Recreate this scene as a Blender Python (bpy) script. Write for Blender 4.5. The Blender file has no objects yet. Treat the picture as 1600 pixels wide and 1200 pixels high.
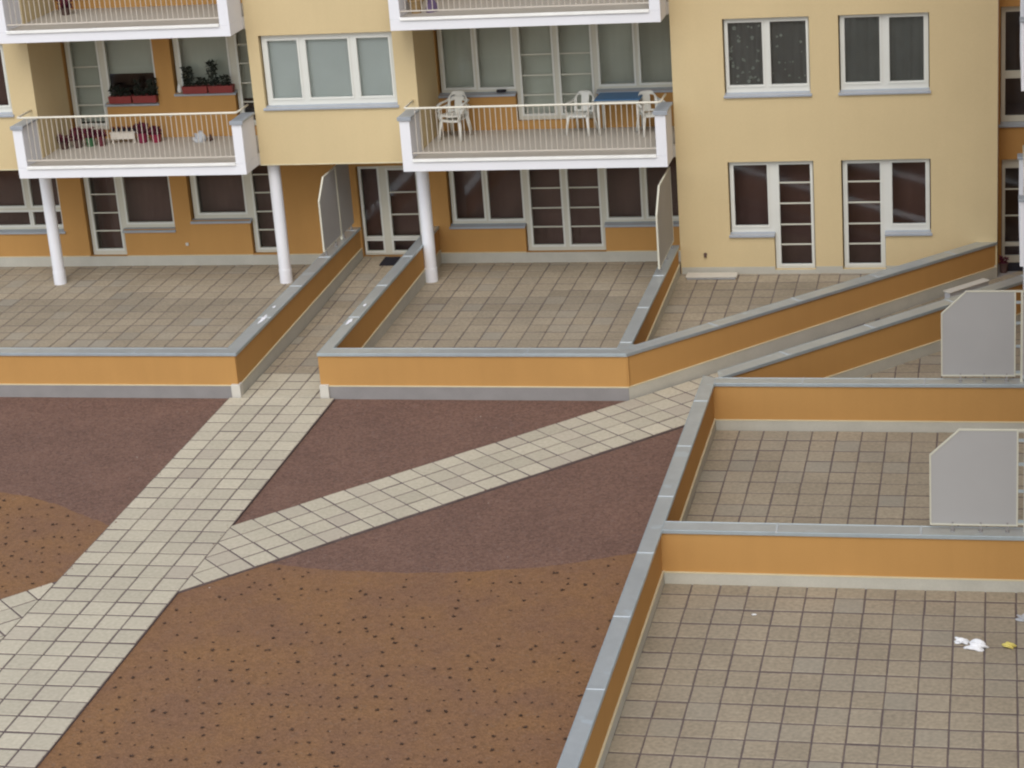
import bpy, bmesh, math, random
from mathutils import Matrix, Vector
random.seed(11)
S = bpy.context.scene
COL = S.collection

# ------------------------------------------------------------------ camera
cam_d = bpy.data.cameras.new('camera'); cam = bpy.data.objects.new('camera', cam_d); COL.objects.link(cam)
CR = [[0.975288, 0.2088646, -0.0720337], [-0.0044418, 0.3445075, 0.9387731], [-0.2208926, 0.9152542, -0.3369217]]
r, u, f = [Vector(v) for v in CR]
M = Matrix((( r.x, u.x, -f.x, 0), (r.y, u.y, -f.y, 0), (r.z, u.z, -f.z, 13.251), (0, 0, 0, 1)))
cam.matrix_world = M
cam_d.sensor_width = 36; cam_d.lens = 36 * 3360.52 / 1600
cam_d.clip_start = 0.5; cam_d.clip_end = 1500
S.camera = cam

# ------------------------------------------------------------------ sky, sun, exposure
SUN_EL, SUN_AZ = 51.0, 174.0      # azimuth clockwise from +Y (the sun stands behind the camera, to the left)
w = bpy.data.worlds.new('World'); S.world = w; w.use_nodes = True
nt = w.node_tree; nt.nodes.clear()
sky = nt.nodes.new('ShaderNodeTexSky'); sky.sky_type = 'NISHITA'; sky.sun_disc = False
sky.sun_elevation = math.radians(SUN_EL); sky.sun_rotation = math.radians(SUN_AZ)
sky.dust_density = 1.5; sky.air_density = 1.0; sky.ozone_density = 1.0
hs = nt.nodes.new('ShaderNodeHueSaturation'); hs.inputs['Saturation'].default_value = 0.50
bg = nt.nodes.new('ShaderNodeBackground'); bg.inputs['Strength'].default_value = 0.15
wo = nt.nodes.new('ShaderNodeOutputWorld')
nt.links.new(sky.outputs[0], hs.inputs['Color']); nt.links.new(hs.outputs[0], bg.inputs[0]); nt.links.new(bg.outputs[0], wo.inputs[0])
sd = bpy.data.lights.new('sun', 'SUN'); sd.energy = 0.68; sd.angle = math.radians(40); sd.color = (1.0, 0.97, 0.92)
sun = bpy.data.objects.new('sun', sd); COL.objects.link(sun)
az, el = math.radians(SUN_AZ), math.radians(SUN_EL)
sdir = Vector((math.sin(az) * math.cos(el), math.cos(az) * math.cos(el), math.sin(el)))
sun.rotation_euler = sdir.to_track_quat('Z', 'Y').to_euler()
S.view_settings.view_transform = 'Standard'; S.view_settings.look = 'None'
S.view_settings.gamma = 1; S.view_settings.exposure = 0.71; S.view_settings.use_curve_mapping = False
S.cycles.pixel_filter_type = 'BLACKMAN_HARRIS'; S.cycles.filter_width = 2.2

# ------------------------------------------------------------------ materials
def mat(name, base, rough=0.8, spec=0.3, metal=0.0, mottle=0.06, mscale=1.5, speck=0.0, sscale=60, bump=0.0, bscale=80,
        attr=None, tint=None, sheen_patch=None, stscale=1.2, stthr=0.6, streak=0.0):
    m = bpy.data.materials.new(name); m.use_nodes = True
    n = m.node_tree.nodes; L = m.node_tree.links; n.clear()
    out = n.new('ShaderNodeOutputMaterial'); b = n.new('ShaderNodeBsdfPrincipled'); L.new(b.outputs[0], out.inputs[0])
    b.inputs['Roughness'].default_value = rough; b.inputs['Metallic'].default_value = metal
    b.inputs['Specular IOR Level'].default_value = spec
    geo = n.new('ShaderNodeNewGeometry'); pos = geo.outputs['Position']
    rgb = n.new('ShaderNodeRGB'); rgb.outputs[0].default_value = (*base, 1); cur = rgb.outputs[0]
    def noise(scale, detail=4):
        t = n.new('ShaderNodeTexNoise'); t.inputs['Scale'].default_value = scale; t.inputs['Detail'].default_value = detail
        L.new(pos, t.inputs['Vector']); return t.outputs['Fac']
    def scale_by(fac, amp, cur, center=0.5, gain=2.0):
        # colour * (1 + amp * gain * (fac - center))
        a = n.new('ShaderNodeMath'); a.operation = 'SUBTRACT'; L.new(fac, a.inputs[0]); a.inputs[1].default_value = center
        c = n.new('ShaderNodeMath'); c.operation = 'MULTIPLY_ADD'; L.new(a.outputs[0], c.inputs[0]); c.inputs[1].default_value = amp * gain; c.inputs[2].default_value = 1
        v = n.new('ShaderNodeVectorMath'); v.operation = 'SCALE'; L.new(cur, v.inputs[0]); L.new(c.outputs[0], v.inputs['Scale'])
        return v.outputs[0]
    if mottle: cur = scale_by(noise(mscale), mottle, cur, gain=3)
    if speck: cur = scale_by(noise(sscale, 2), speck, cur, gain=3)
    if streak:
        mp = n.new('ShaderNodeMapping'); mp.inputs['Scale'].default_value = (3.2, 3.2, 0.22); L.new(pos, mp.inputs['Vector'])
        ts = n.new('ShaderNodeTexNoise'); ts.inputs['Scale'].default_value = 1.6; ts.inputs['Detail'].default_value = 5; L.new(mp.outputs[0], ts.inputs['Vector']); cur = scale_by(ts.outputs['Fac'], streak, cur, gain=3)
    if attr:
        at = n.new('ShaderNodeAttribute'); at.attribute_name = 'shade'; cur = scale_by(at.outputs['Fac'], attr, cur)
        if tint:
            at2 = n.new('ShaderNodeAttribute'); at2.attribute_name = 'tint'
            mx = n.new('ShaderNodeMix'); mx.data_type = 'RGBA'; L.new(at2.outputs['Fac'], mx.inputs[0]); L.new(cur, mx.inputs[6]); mx.inputs[7].default_value = (*tint, 1)
            cur = mx.outputs[2]
    if sheen_patch:
        t = noise(stscale, 6); rr = n.new('ShaderNodeMapRange'); L.new(t, rr.inputs[0]); rr.inputs[1].default_value = stthr; rr.inputs[2].default_value = stthr + 0.07
        mx = n.new('ShaderNodeMix'); mx.data_type = 'RGBA'; L.new(rr.outputs[0], mx.inputs[0]); L.new(cur, mx.inputs[6]); mx.inputs[7].default_value = (*sheen_patch, 1)
        cur = mx.outputs[2]
    L.new(cur, b.inputs['Base Color'])
    if bump:
        bp = n.new('ShaderNodeBump'); bp.inputs['Distance'].default_value = 0.01; bp.inputs['Strength'].default_value = bump
        L.new(noise(bscale, 3), bp.inputs['Height']); L.new(bp.outputs[0], b.inputs['Normal'])
    return m

CREAM = mat('cream_render', (0.60, 0.475, 0.268), 0.9, 0.15, mottle=0.04, mscale=0.7, streak=0.016, speck=0.03, sscale=45, bump=0.35, bscale=70)
ORANGE = mat('orange_render', (0.465, 0.252, 0.083), 0.9, 0.15, mottle=0.05, mscale=1.1, streak=0.03, speck=0.03, sscale=45, bump=0.35, bscale=70)
PLINTH = mat('plinth_render', (0.47, 0.45, 0.38), 0.9, 0.2, mottle=0.09, mscale=2.5, speck=0.05, sscale=40, bump=0.3)
PLINTH_G = mat('plinth_grey', (0.255, 0.24, 0.228), 0.9, 0.2, mottle=0.10, mscale=2.5, speck=0.05, sscale=40, bump=0.3)
PLINTH_T = mat('plinth_top_strip', (0.62, 0.55, 0.36), 0.7, 0.3, mottle=0.1, mscale=4)
WHITE = mat('white_paint', (0.77, 0.77, 0.785), 0.75, 0.25, mottle=0.03, mscale=1.3, bump=0.15, bscale=60)
WHITE_B = mat('white_block', (0.56, 0.53, 0.46), 0.8, 0.25, mottle=0.05, mscale=6)
COPING = mat('zinc_coping', (0.56, 0.59, 0.585), 0.42, 0.5, metal=0.7, mottle=0.10, mscale=1.2, speck=0.05, sscale=9, sheen_patch=(0.62, 0.68, 0.70), stscale=2.2, stthr=0.63)  # paler noise patches paint a wet sheen into the cap colour
COPING_J = mat('zinc_joint', (0.5, 0.53, 0.54), 0.4, 0.5, metal=0.3, mottle=0.08, mscale=5)
COPING_L = mat('coping_edge', (0.48, 0.55, 0.58), 0.4, 0.4, metal=0.6, mottle=0.1, mscale=4)
DRIP = mat('metal_drip_strip', (0.95, 0.95, 0.9), 0.35, 0.6, metal=0.2, mottle=0.08, mscale=3)
RAIL = mat('rail_paint', (0.72, 0.68, 0.56), 0.5, 0.5, mottle=0.04, mscale=5)
BARS = mat('bar_paint', (0.55, 0.50, 0.42), 0.5, 0.5, mottle=0.04, mscale=5)
FRAME = mat('window_pvc', (0.58, 0.56, 0.46), 0.45, 0.4, mottle=0.03, mscale=2)
FRAME_D = mat('window_pvc_outer', (0.66, 0.66, 0.60), 0.45, 0.4, mottle=0.03, mscale=2)
SILL = mat('sill_metal', (0.36, 0.39, 0.42), 0.45, 0.5, metal=0.3, mottle=0.08, mscale=3)
SILL_L = mat('sill_metal_pale', (0.38, 0.41, 0.45), 0.45, 0.5, metal=0.25, mottle=0.08, mscale=3)
GAP = mat('reveal_dark', (0.10, 0.07, 0.05), 0.9, 0.2)
SLAB = mat('path_slab', (0.465, 0.415, 0.312), 0.85, 0.25, mottle=0.07, mscale=0.9, speck=0.16, sscale=17, bump=0.5, bscale=90, attr=0.10, tint=(0.37, 0.31, 0.25))
SLAB_SHADE = mat('shaded_slab', (0.315, 0.262, 0.186), 0.88, 0.22, mottle=0.13, mscale=0.9, speck=0.26, sscale=17, bump=0.5, bscale=90, attr=0.08, tint=(0.30, 0.285, 0.24))  # path slab darkened: shade on terraces and ramps is in its colour
JOINT = mat('joint_sand', (0.135, 0.105, 0.098), 0.95, 0.1, mottle=0.25, mscale=5, speck=0.2)
FLOOR_B = mat('balcony_floor', (0.44, 0.40, 0.34), 0.7, 0.3, mottle=0.05, mscale=2)
PANEL = mat('screen_panel', (0.37, 0.36, 0.345), 0.6, 0.3, mottle=0.03, mscale=2)
PANEL_F = mat('screen_frame', (0.58, 0.56, 0.45), 0.45, 0.4, mottle=0.03, mscale=3)
PLASTIC = mat('white_plastic', (0.72, 0.71, 0.64), 0.4, 0.45, mottle=0.03, mscale=5)
PLASTIC_P = mat('beige_plastic', (0.62, 0.56, 0.47), 0.45, 0.45, mottle=0.03, mscale=5)
BLUE = mat('blue_top', (0.035, 0.13, 0.27), 0.45, 0.4, mottle=0.05, mscale=4)
REDBOX = mat('red_planter', (0.23, 0.035, 0.03), 0.5, 0.4, mottle=0.1, mscale=7)
LEAF = mat('dark_leaves', (0.02, 0.024, 0.015), 0.6, 0.3, mottle=0.3, mscale=20)
LEAF_R = mat('dark_red_leaves', (0.11, 0.015, 0.03), 0.6, 0.3, mottle=0.3, mscale=20)
LEAF_S = mat('seedling_leaves', (0.058, 0.034, 0.022), 0.7, 0.2, mottle=0.4, mscale=9)
BLACK = mat('black_rubber', (0.02, 0.018, 0.025), 0.8, 0.2, mottle=0.2, mscale=12)
BROWN = mat('brown_clay', (0.10, 0.06, 0.05), 0.8, 0.2, mottle=0.2, mscale=12)
WICKER = mat('wicker', (0.30, 0.20, 0.09), 0.8, 0.2, mottle=0.3, mscale=30)
PAPER = mat('white_paper', (0.80, 0.80, 0.80), 0.7, 0.2, mottle=0.1, mscale=12)
YPAPER = mat('yellow_paper', (0.60, 0.50, 0.14), 0.7, 0.2, mottle=0.2, mscale=12)
GPAPER = mat('grey_plastic_sheet', (0.45, 0.46, 0.47), 0.5, 0.4, mottle=0.1, mscale=12)
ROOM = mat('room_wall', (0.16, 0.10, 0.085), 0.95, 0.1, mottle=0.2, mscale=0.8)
TONE_G = mat('grey_reflection_tone', (0.55, 0.54, 0.44), 0.9, 0.1, mottle=0.14, mscale=0.9)  # added sheets behind balcony panes; their grey stands in for soft reflections
CURT_B = mat('blue_grey_blind', (0.66, 0.68, 0.63), 0.9, 0.1, mottle=0.08, mscale=1.2)
TONE_R = mat('brown_pane_tone', (0.16, 0.085, 0.07), 0.9, 0.1, mottle=0.15, mscale=1.5)  # sheets added behind dark panes for a reddish brown tone, not a real curtain
CURT_D = mat('dark_net_curtain', (0.16, 0.155, 0.14), 0.9, 0.1, mottle=0.15, mscale=2.5)
PETAL = mat('curtain_flower', (0.42, 0.44, 0.38), 0.9, 0.1)
CEIL = mat('soffit', (0.45, 0.42, 0.40), 0.9, 0.1)
RSTONE = mat('stone_chip', (0.22, 0.14, 0.11), 0.9, 0.2, mottle=0.5, mscale=14)

def ground_mat(name, c1, c2, c3, patch, amp=0.20):
    m = bpy.data.materials.new(name); m.use_nodes = True
    n = m.node_tree.nodes; L = m.node_tree.links; b = n['Principled BSDF']
    b.inputs['Roughness'].default_value = 0.95; b.inputs['Specular IOR Level'].default_value = 0.15
    g = n.new('ShaderNodeNewGeometry')
    def tex(kind, scale, detail=5):
        t = n.new(kind); t.inputs['Scale'].default_value = scale
        if kind == 'ShaderNodeTexNoise': t.inputs['Detail'].default_value = detail; t.inputs['Roughness'].default_value = 0.62
        L.new(g.outputs['Position'], t.inputs['Vector']); return t
    v = tex('ShaderNodeTexVoronoi', 26); big = tex('ShaderNodeTexNoise', patch, 5); fine = tex('ShaderNodeTexNoise', 30, 3)
    cr = n.new('ShaderNodeValToRGB'); e = cr.color_ramp.elements; e[0].position = 0.36; e[0].color = (*c1, 1); e[1].position = 0.64; e[1].color = (*c2, 1)
    L.new(big.outputs['Fac'], cr.inputs[0])
    sep = n.new('ShaderNodeSeparateColor'); L.new(v.outputs['Color'], sep.inputs[0])
    mr = n.new('ShaderNodeMapRange'); L.new(sep.outputs[0], mr.inputs[0]); mr.inputs[3].default_value = 1 - amp; mr.inputs[4].default_value = 1 + amp
    vm = n.new('ShaderNodeVectorMath'); vm.operation = 'SCALE'; L.new(cr.outputs[0], vm.inputs[0]); L.new(mr.outputs[0], vm.inputs['Scale'])
    mr2 = n.new('ShaderNodeMapRange'); L.new(fine.outputs['Fac'], mr2.inputs[0]); mr2.inputs[1].default_value = 0.3; mr2.inputs[2].default_value = 0.7; mr2.inputs[3].default_value = 0.87; mr2.inputs[4].default_value = 1.13
    vm2 = n.new('ShaderNodeVectorMath'); vm2.operation = 'SCALE'; L.new(vm.outputs[0], vm2.inputs[0]); L.new(mr2.outputs[0], vm2.inputs['Scale'])
    mx = n.new('ShaderNodeMix'); mx.data_type = 'RGBA'; mr3 = n.new('ShaderNodeMapRange'); L.new(sep.outputs[1], mr3.inputs[0]); mr3.inputs[1].default_value = 0.9; mr3.inputs[2].default_value = 1.0; mr3.inputs[4].default_value = 0.45
    L.new(mr3.outputs[0], mx.inputs[0]); L.new(vm2.outputs[0], mx.inputs[6]); mx.inputs[7].default_value = (*c3, 1)
    L.new(mx.outputs[2], b.inputs['Base Color'])
    bp = n.new('ShaderNodeBump'); bp.inputs['Strength'].default_value = 0.45; bp.inputs['Distance'].default_value = 0.015
    L.new(v.outputs['Distance'], bp.inputs['Height']); L.new(bp.outputs[0], b.inputs['Normal'])
    return m
GRAVEL = ground_mat('gravel_mulch', (0.150, 0.088, 0.066), (0.174, 0.101, 0.074), (0.20, 0.14, 0.12), 0.8)
SOIL = ground_mat('planting_soil', (0.192, 0.104, 0.060), (0.222, 0.118, 0.056), (0.22, 0.14, 0.09), 0.9, 0.13)

def glass_mat():
    m = bpy.data.materials.new('window_glass'); m.use_nodes = True
    n = m.node_tree.nodes; L = m.node_tree.links; n.clear()
    out = n.new('ShaderNodeOutputMaterial'); mix = n.new('ShaderNodeMixShader'); tr = n.new('ShaderNodeBsdfTransparent'); gl = n.new('ShaderNodeBsdfGlossy')
    tr.inputs['Color'].default_value = (0.93, 0.95, 0.95, 1); gl.inputs['Roughness'].default_value = 0.07
    fr = n.new('ShaderNodeFresnel'); fr.inputs['IOR'].default_value = 1.45
    g = n.new('ShaderNodeNewGeometry'); t = n.new('ShaderNodeTexNoise'); t.inputs['Scale'].default_value = 1.1; L.new(g.outputs['Position'], t.inputs['Vector'])
    bp = n.new('ShaderNodeBump'); bp.inputs['Strength'].default_value = 0.12; bp.inputs['Distance'].default_value = 0.02; L.new(t.outputs['Fac'], bp.inputs['Height'])
    L.new(bp.outputs[0], gl.inputs['Normal'])
    L.new(fr.outputs[0], mix.inputs[0]); L.new(tr.outputs[0], mix.inputs[1]); L.new(gl.outputs[0], mix.inputs[2]); L.new(mix.outputs[0], out.inputs[0])
    return m
GLASS = glass_mat()

# ------------------------------------------------------------------ mesh helpers
class MB:
    def __init__(s): s.v = []; s.f = []; s.m = []; s.a = []; s.t = []; s.sh = 0.5; s.ti = 0.0
    def face(s, idx, m=0): s.f.append(tuple(idx)); s.m.append(m); s.a.append(s.sh); s.t.append(s.ti)
    def box(s, x0, x1, y0, y1, z0, z1, m=0):
        if x0 > x1: x0, x1 = x1, x0
        if y0 > y1: y0, y1 = y1, y0
        if z0 > z1: z0, z1 = z1, z0
        b = len(s.v)
        s.v += [(x, y, z) for z in (z0, z1) for y in (y0, y1) for x in (x0, x1)]
        for q in ((0, 2, 3, 1), (4, 5, 7, 6), (0, 1, 5, 4), (2, 6, 7, 3), (0, 4, 6, 2), (1, 3, 7, 5)): s.face([b + i for i in q], m)
        return s
    def prism(s, poly, z0, z1, m=0):
        """poly: list of (x, y); z0, z1: number or function of (x, y)"""
        A = sum(poly[i][0] * poly[(i + 1) % len(poly)][1] - poly[(i + 1) % len(poly)][0] * poly[i][1] for i in range(len(poly)))
        if A < 0: poly = poly[::-1]
        g = lambda z, p: z(*p) if callable(z) else z
        n = len(poly); b = len(s.v)
        s.v += [(p[0], p[1], g(z0, p)) for p in poly] + [(p[0], p[1], g(z1, p)) for p in poly]
        s.face([b + i for i in range(n)][::-1], m); s.face([b + n + i for i in range(n)], m)
        for i in range(n): j = (i + 1) % n; s.face([b + i, b + j, b + n + j, b + n + i], m)
        return s
    def prism_x(s, poly, x0, x1, m=0):
        """poly of (y, z) extruded along x"""
        A = sum(poly[i][0] * poly[(i + 1) % len(poly)][1] - poly[(i + 1) % len(poly)][0] * poly[i][1] for i in range(len(poly)))
        if A < 0: poly = poly[::-1]
        n = len(poly); b = len(s.v)
        s.v += [(x0, p[0], p[1]) for p in poly] + [(x1, p[0], p[1]) for p in poly]
        s.face([b + i for i in range(n)][::-1], m); s.face([b + n + i for i in range(n)], m)
        for i in range(n): j = (i + 1) % n; s.face([b + i, b + j, b + n + j, b + n + i], m)
        return s
    def prism_y(s, poly, y0, y1, m=0):
        """poly of (x, z) extruded along y"""
        A = sum(poly[i][0] * poly[(i + 1) % len(poly)][1] - poly[(i + 1) % len(poly)][0] * poly[i][1] for i in range(len(poly)))
        if A < 0: poly = poly[::-1]
        n = len(poly); b = len(s.v)
        s.v += [(p[0], y0, p[1]) for p in poly] + [(p[0], y1, p[1]) for p in poly]
        s.face([b + i for i in range(n)], m); s.face([b + n + i for i in range(n)][::-1], m)
        for i in range(n): j = (i + 1) % n; s.face([b + i, b + n + i, b + n + j, b + j], m)
        return s
    def tube(s, pts, r, seg=8, m=0, r2=None):
        pts = [Vector(p) for p in pts]; n = len(pts); b = len(s.v)
        up = Vector((0, 0, 1))
        for k, p in enumerate(pts):
            d = (pts[min(k + 1, n - 1)] - pts[max(k - 1, 0)]).normalized()
            a = d.cross(up) if abs(d.dot(up)) < 0.95 else d.cross(Vector((0, 1, 0)))
            a.normalize(); c = d.cross(a).normalized()
            rr = r if r2 is None else r + (r2 - r) * k / (n - 1)
            for i in range(seg):
                t = 2 * math.pi * i / seg; q = p + a * (math.cos(t) * rr) + c * (math.sin(t) * rr); s.v.append(tuple(q))
        for k in range(n - 1):
            for i in range(seg):
                j = (i + 1) % seg; s.face([b + k * seg + i, b + k * seg + j, b + (k + 1) * seg + j, b + (k + 1) * seg + i], m)
        s.face([b + i for i in range(seg)][::-1], m); s.face([b + (n - 1) * seg + i for i in range(seg)], m)
        return s
    def lathe(s, c, prof, seg=20, m=0):
        """prof: list of (radius, z), closed at both ends"""
        b = len(s.v); n = len(prof)
        for rr, z in prof:
            for i in range(seg):
                t = 2 * math.pi * i / seg; s.v.append((c[0] + rr * math.cos(t), c[1] + rr * math.sin(t), c[2] + z))
        for k in range(n - 1):
            for i in range(seg):
                j = (i + 1) % seg; s.face([b + k * seg + i, b + k * seg + j, b + (k + 1) * seg + j, b + (k + 1) * seg + i], m)
        s.face([b + i for i in range(seg)][::-1], m); s.face([b + (n - 1) * seg + i for i in range(seg)], m)
        return s
    def cells(s, solids, holes, d0, d1, m=0, axis='y'):
        """solids and holes: rectangles (a0, a1, z0, z1) in a wall plane; the wall runs from depth d0 to d1 without inner faces"""
        A = sorted({round(q, 4) for R_ in solids + holes for q in R_[:2]}); Z = sorted({round(q, 4) for R_ in solids + holes for q in R_[2:]})
        inr = lambda a, z, R_: R_[0] < a < R_[1] and R_[2] < z < R_[3]
        def full(i, j):
            if i < 0 or j < 0 or i >= len(A) - 1 or j >= len(Z) - 1: return False
            a = (A[i] + A[i + 1]) / 2; z = (Z[j] + Z[j + 1]) / 2
            return any(inr(a, z, R_) for R_ in solids) and not any(inr(a, z, R_) for R_ in holes)
        vid = {}
        def V(i, j, d):
            k = (i, j, d)
            if k not in vid:
                vid[k] = len(s.v); a, z = A[i], Z[j]; dd = d0 if d == 0 else d1
                s.v.append((a, dd, z) if axis == 'y' else (dd, a, z))
            return vid[k]
        for i in range(len(A) - 1):
            for j in range(len(Z) - 1):
                if not full(i, j): continue
                s.face([V(i, j, 0), V(i + 1, j, 0), V(i + 1, j + 1, 0), V(i, j + 1, 0)], m)
                s.face([V(i, j, 1), V(i, j + 1, 1), V(i + 1, j + 1, 1), V(i + 1, j, 1)], m)
                if not full(i - 1, j): s.face([V(i, j, 0), V(i, j + 1, 0), V(i, j + 1, 1), V(i, j, 1)], m)
                if not full(i + 1, j): s.face([V(i + 1, j, 0), V(i + 1, j, 1), V(i + 1, j + 1, 1), V(i + 1, j + 1, 0)], m)
                if not full(i, j - 1): s.face([V(i, j, 0), V(i, j, 1), V(i + 1, j, 1), V(i + 1, j, 0)], m)
                if not full(i, j + 1): s.face([V(i, j + 1, 0), V(i + 1, j + 1, 0), V(i + 1, j + 1, 1), V(i, j + 1, 1)], m)
        return s
    def build(s, name, mats, parent=None, smooth=False, bevel=0.0, attrs=False, recalc=True):
        me = bpy.data.meshes.new(name); me.from_pydata(s.v, [], s.f)
        if not isinstance(mats, (list, tuple)): mats = [mats]
        for q in mats: me.materials.append(q)
        me.polygons.foreach_set('material_index', s.m)
        if smooth: me.polygons.foreach_set('use_smooth', [True] * len(s.f))
        if attrs:
            a = me.attributes.new('shade', 'FLOAT', 'FACE'); a.data.foreach_set('value', s.a)
            a = me.attributes.new('tint', 'FLOAT', 'FACE'); a.data.foreach_set('value', s.t)
        if recalc:
            bm = bmesh.new(); bm.from_mesh(me); bmesh.ops.recalc_face_normals(bm, faces=bm.faces); bm.to_mesh(me); bm.free()
        me.update()
        o = bpy.data.objects.new(name, me); COL.objects.link(o)
        if parent is not None: o.parent = parent; o.matrix_parent_inverse = wm(parent).inverted()
        if bevel:
            b = o.modifiers.new('bevel', 'BEVEL'); b.width = bevel; b.segments = 2; b.limit_method = 'ANGLE'; b.angle_limit = math.radians(40)
            b.harden_normals = False
        return o

def wm(o):
    m = Matrix.LocRotScale(o.location, o.rotation_euler, o.scale)
    return (wm(o.parent) @ o.matrix_parent_inverse @ m) if o.parent else m

def thing(name, label, cat, loc=(0, 0, 0), group=None):
    o = bpy.data.objects.new(name, None); COL.objects.link(o); o.location = loc; o.empty_display_size = 0.2
    o['label'] = label; o['category'] = cat
    if group: o['group'] = group
    return o
def tag(o, label, cat, group=None, kind=None):
    o['label'] = label; o['category'] = cat
    if group: o['group'] = group
    if kind: o['kind'] = kind
    return o
def structure(o, label=None, cat=None):
    o['kind'] = 'structure'
    if label: o['label'] = label
    if cat: o['category'] = cat
    return o
def copy_thing(root, loc=None, rot=None, label=None):
    c = root.copy(); COL.objects.link(c)
    if loc is not None: c.location = loc
    if rot is not None: c.rotation_euler = rot
    if label: c['label'] = label
    for ch in [o for o in COL.objects if o.parent == root]:
        d = ch.copy(); COL.objects.link(d); d.parent = c; d.matrix_parent_inverse = ch.matrix_parent_inverse.copy()
        for g in [o for o in COL.objects if o.parent == ch]:
            e = g.copy(); COL.objects.link(e); e.parent = d; e.matrix_parent_inverse = g.matrix_parent_inverse.copy()
    return c

def clip(poly, conv):
    """clip poly by a convex counter-clockwise polygon"""
    out = poly
    n = len(conv)
    for i in range(n):
        a, b = conv[i], conv[(i + 1) % n]; inp = out; out = []
        if not inp: return []
        side = lambda p: (b[0] - a[0]) * (p[1] - a[1]) - (b[1] - a[1]) * (p[0] - a[0])
        for k in range(len(inp)):
            p, q = inp[k], inp[(k + 1) % len(inp)]; sp, sq = side(p), side(q)
            if sp >= 0: out.append(p)
            if (sp >= 0) != (sq >= 0):
                t = sp / (sp - sq); out.append((p[0] + (q[0] - p[0]) * t, p[1] + (q[1] - p[1]) * t))
    return out
def ccw(poly):
    A = sum(poly[i][0] * poly[(i + 1) % len(poly)][1] - poly[(i + 1) % len(poly)][0] * poly[i][1] for i in range(len(poly)))
    return poly if A > 0 else poly[::-1]
def area(poly): return 0.5 * abs(sum(poly[i][0] * poly[(i + 1) % len(poly)][1] - poly[(i + 1) % len(poly)][0] * poly[i][1] for i in range(len(poly))))

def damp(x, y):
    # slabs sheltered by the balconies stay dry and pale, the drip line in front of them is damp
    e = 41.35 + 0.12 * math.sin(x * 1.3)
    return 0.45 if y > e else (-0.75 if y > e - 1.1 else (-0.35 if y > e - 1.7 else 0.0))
def paving(name, regions, origin, ang, zf, m, pitch=(0.41, 0.45), gaps=(0.021, 0.043), seed=1, label=None, cat='paving'):
    rnd = random.Random(seed); mb = MB()
    zz = zf if callable(zf) else (lambda x, y: zf)
    ca, sa = math.cos(ang), math.sin(ang)
    for reg in regions:
        reg = ccw(reg)
        loc = [((x - origin[0]) * ca + (y - origin[1]) * sa, -(x - origin[0]) * sa + (y - origin[1]) * ca) for x, y in reg]
        i0, i1 = int(math.floor(min(p[0] for p in loc) / pitch[0])), int(math.ceil(max(p[0] for p in loc) / pitch[0]))
        j0, j1 = int(math.floor(min(p[1] for p in loc) / pitch[1])), int(math.ceil(max(p[1] for p in loc) / pitch[1]))
        for i in range(i0, i1):
            for j in range(j0, j1):
                gx = gaps[0] / 2 * rnd.uniform(0.7, 1.3); gy = gaps[1] / 2 * rnd.uniform(0.7, 1.3)
                x0, x1, y0, y1 = i * pitch[0] + gx, (i + 1) * pitch[0] - gx, j * pitch[1] + gy, (j + 1) * pitch[1] - gy
                dx, dy = rnd.gauss(0, 0.0014), rnd.gauss(0, 0.0016); rot = rnd.gauss(0, 0.004)
                cx, cy = (x0 + x1) / 2, (y0 + y1) / 2; cell = []
                for px, py in ((x0, y0), (x1, y0), (x1, y1), (x0, y1)):
                    qx = px + dx - (py - cy) * rot; qy = py + dy + (px - cx) * rot
                    cell.append((origin[0] + qx * ca - qy * sa, origin[1] + qx * sa + qy * ca))
                p = clip(cell, reg)
                if len(p) < 3 or area(p) < 0.004: continue
                p = ccw(p)
                n = len(p); c = (sum(q[0] for q in p) / n, sum(q[1] for q in p) / n); h = rnd.gauss(0, 0.0012)
                tx, ty = rnd.gauss(0, 0.004), rnd.gauss(0, 0.004)
                mb.sh = min(1, max(0, rnd.gauss(0.5, 0.22))) + (damp(c[0], c[1]) if m is SLAB_SHADE else 0); mb.ti = rnd.random() ** 7 * 0.5
                b = len(mb.v)
                zt = lambda q: zz(*q) + h + (q[0] - c[0]) * tx + (q[1] - c[1]) * ty
                rm = max(0.05, math.sqrt(area(p)) / 2)
                k = 1 - 0.008 / rm
                mb.v += [(q[0], q[1], zz(*q) - 0.06) for q in p] + [(q[0], q[1], zt(q) - 0.006) for q in p]
                mb.v += [(c[0] + (q[0] - c[0]) * k, c[1] + (q[1] - c[1]) * k, zt(q)) for q in p]
                mb.face([b + 2 * n + t for t in range(n)])
                for t in range(n):
                    u_ = (t + 1) % n
                    mb.face([b + t, b + u_, b + n + u_, b + n + t]); mb.face([b + n + t, b + n + u_, b + 2 * n + u_, b + 2 * n + t])
    o = mb.build(name, m, attrs=True, recalc=False)
    structure(o, label, cat)
    jb = MB()
    for reg in regions: jb.prism(reg, lambda x, y: zz(x, y) - 0.07, lambda x, y: zz(x, y) - 0.010)
    j = jb.build('joint_bed', JOINT, o)
    return o

# ------------------------------------------------------------------ ground
YF, XR = 35.27, -4.90          # front parapet face; west side of the long parapet
n1 = (-0.7268, 0.6869)         # diagonal path: normal to the north-west
d1 = (0.6869, 0.7268)          # its direction
g = MB(); g.prism([(-400, -300), (400, -300), (400, 500), (-400, 500)], -0.30, -0.044)
structure(g.build('ground', GRAVEL), 'dark reddish brown mulch ground of the courtyard', 'ground')

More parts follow.
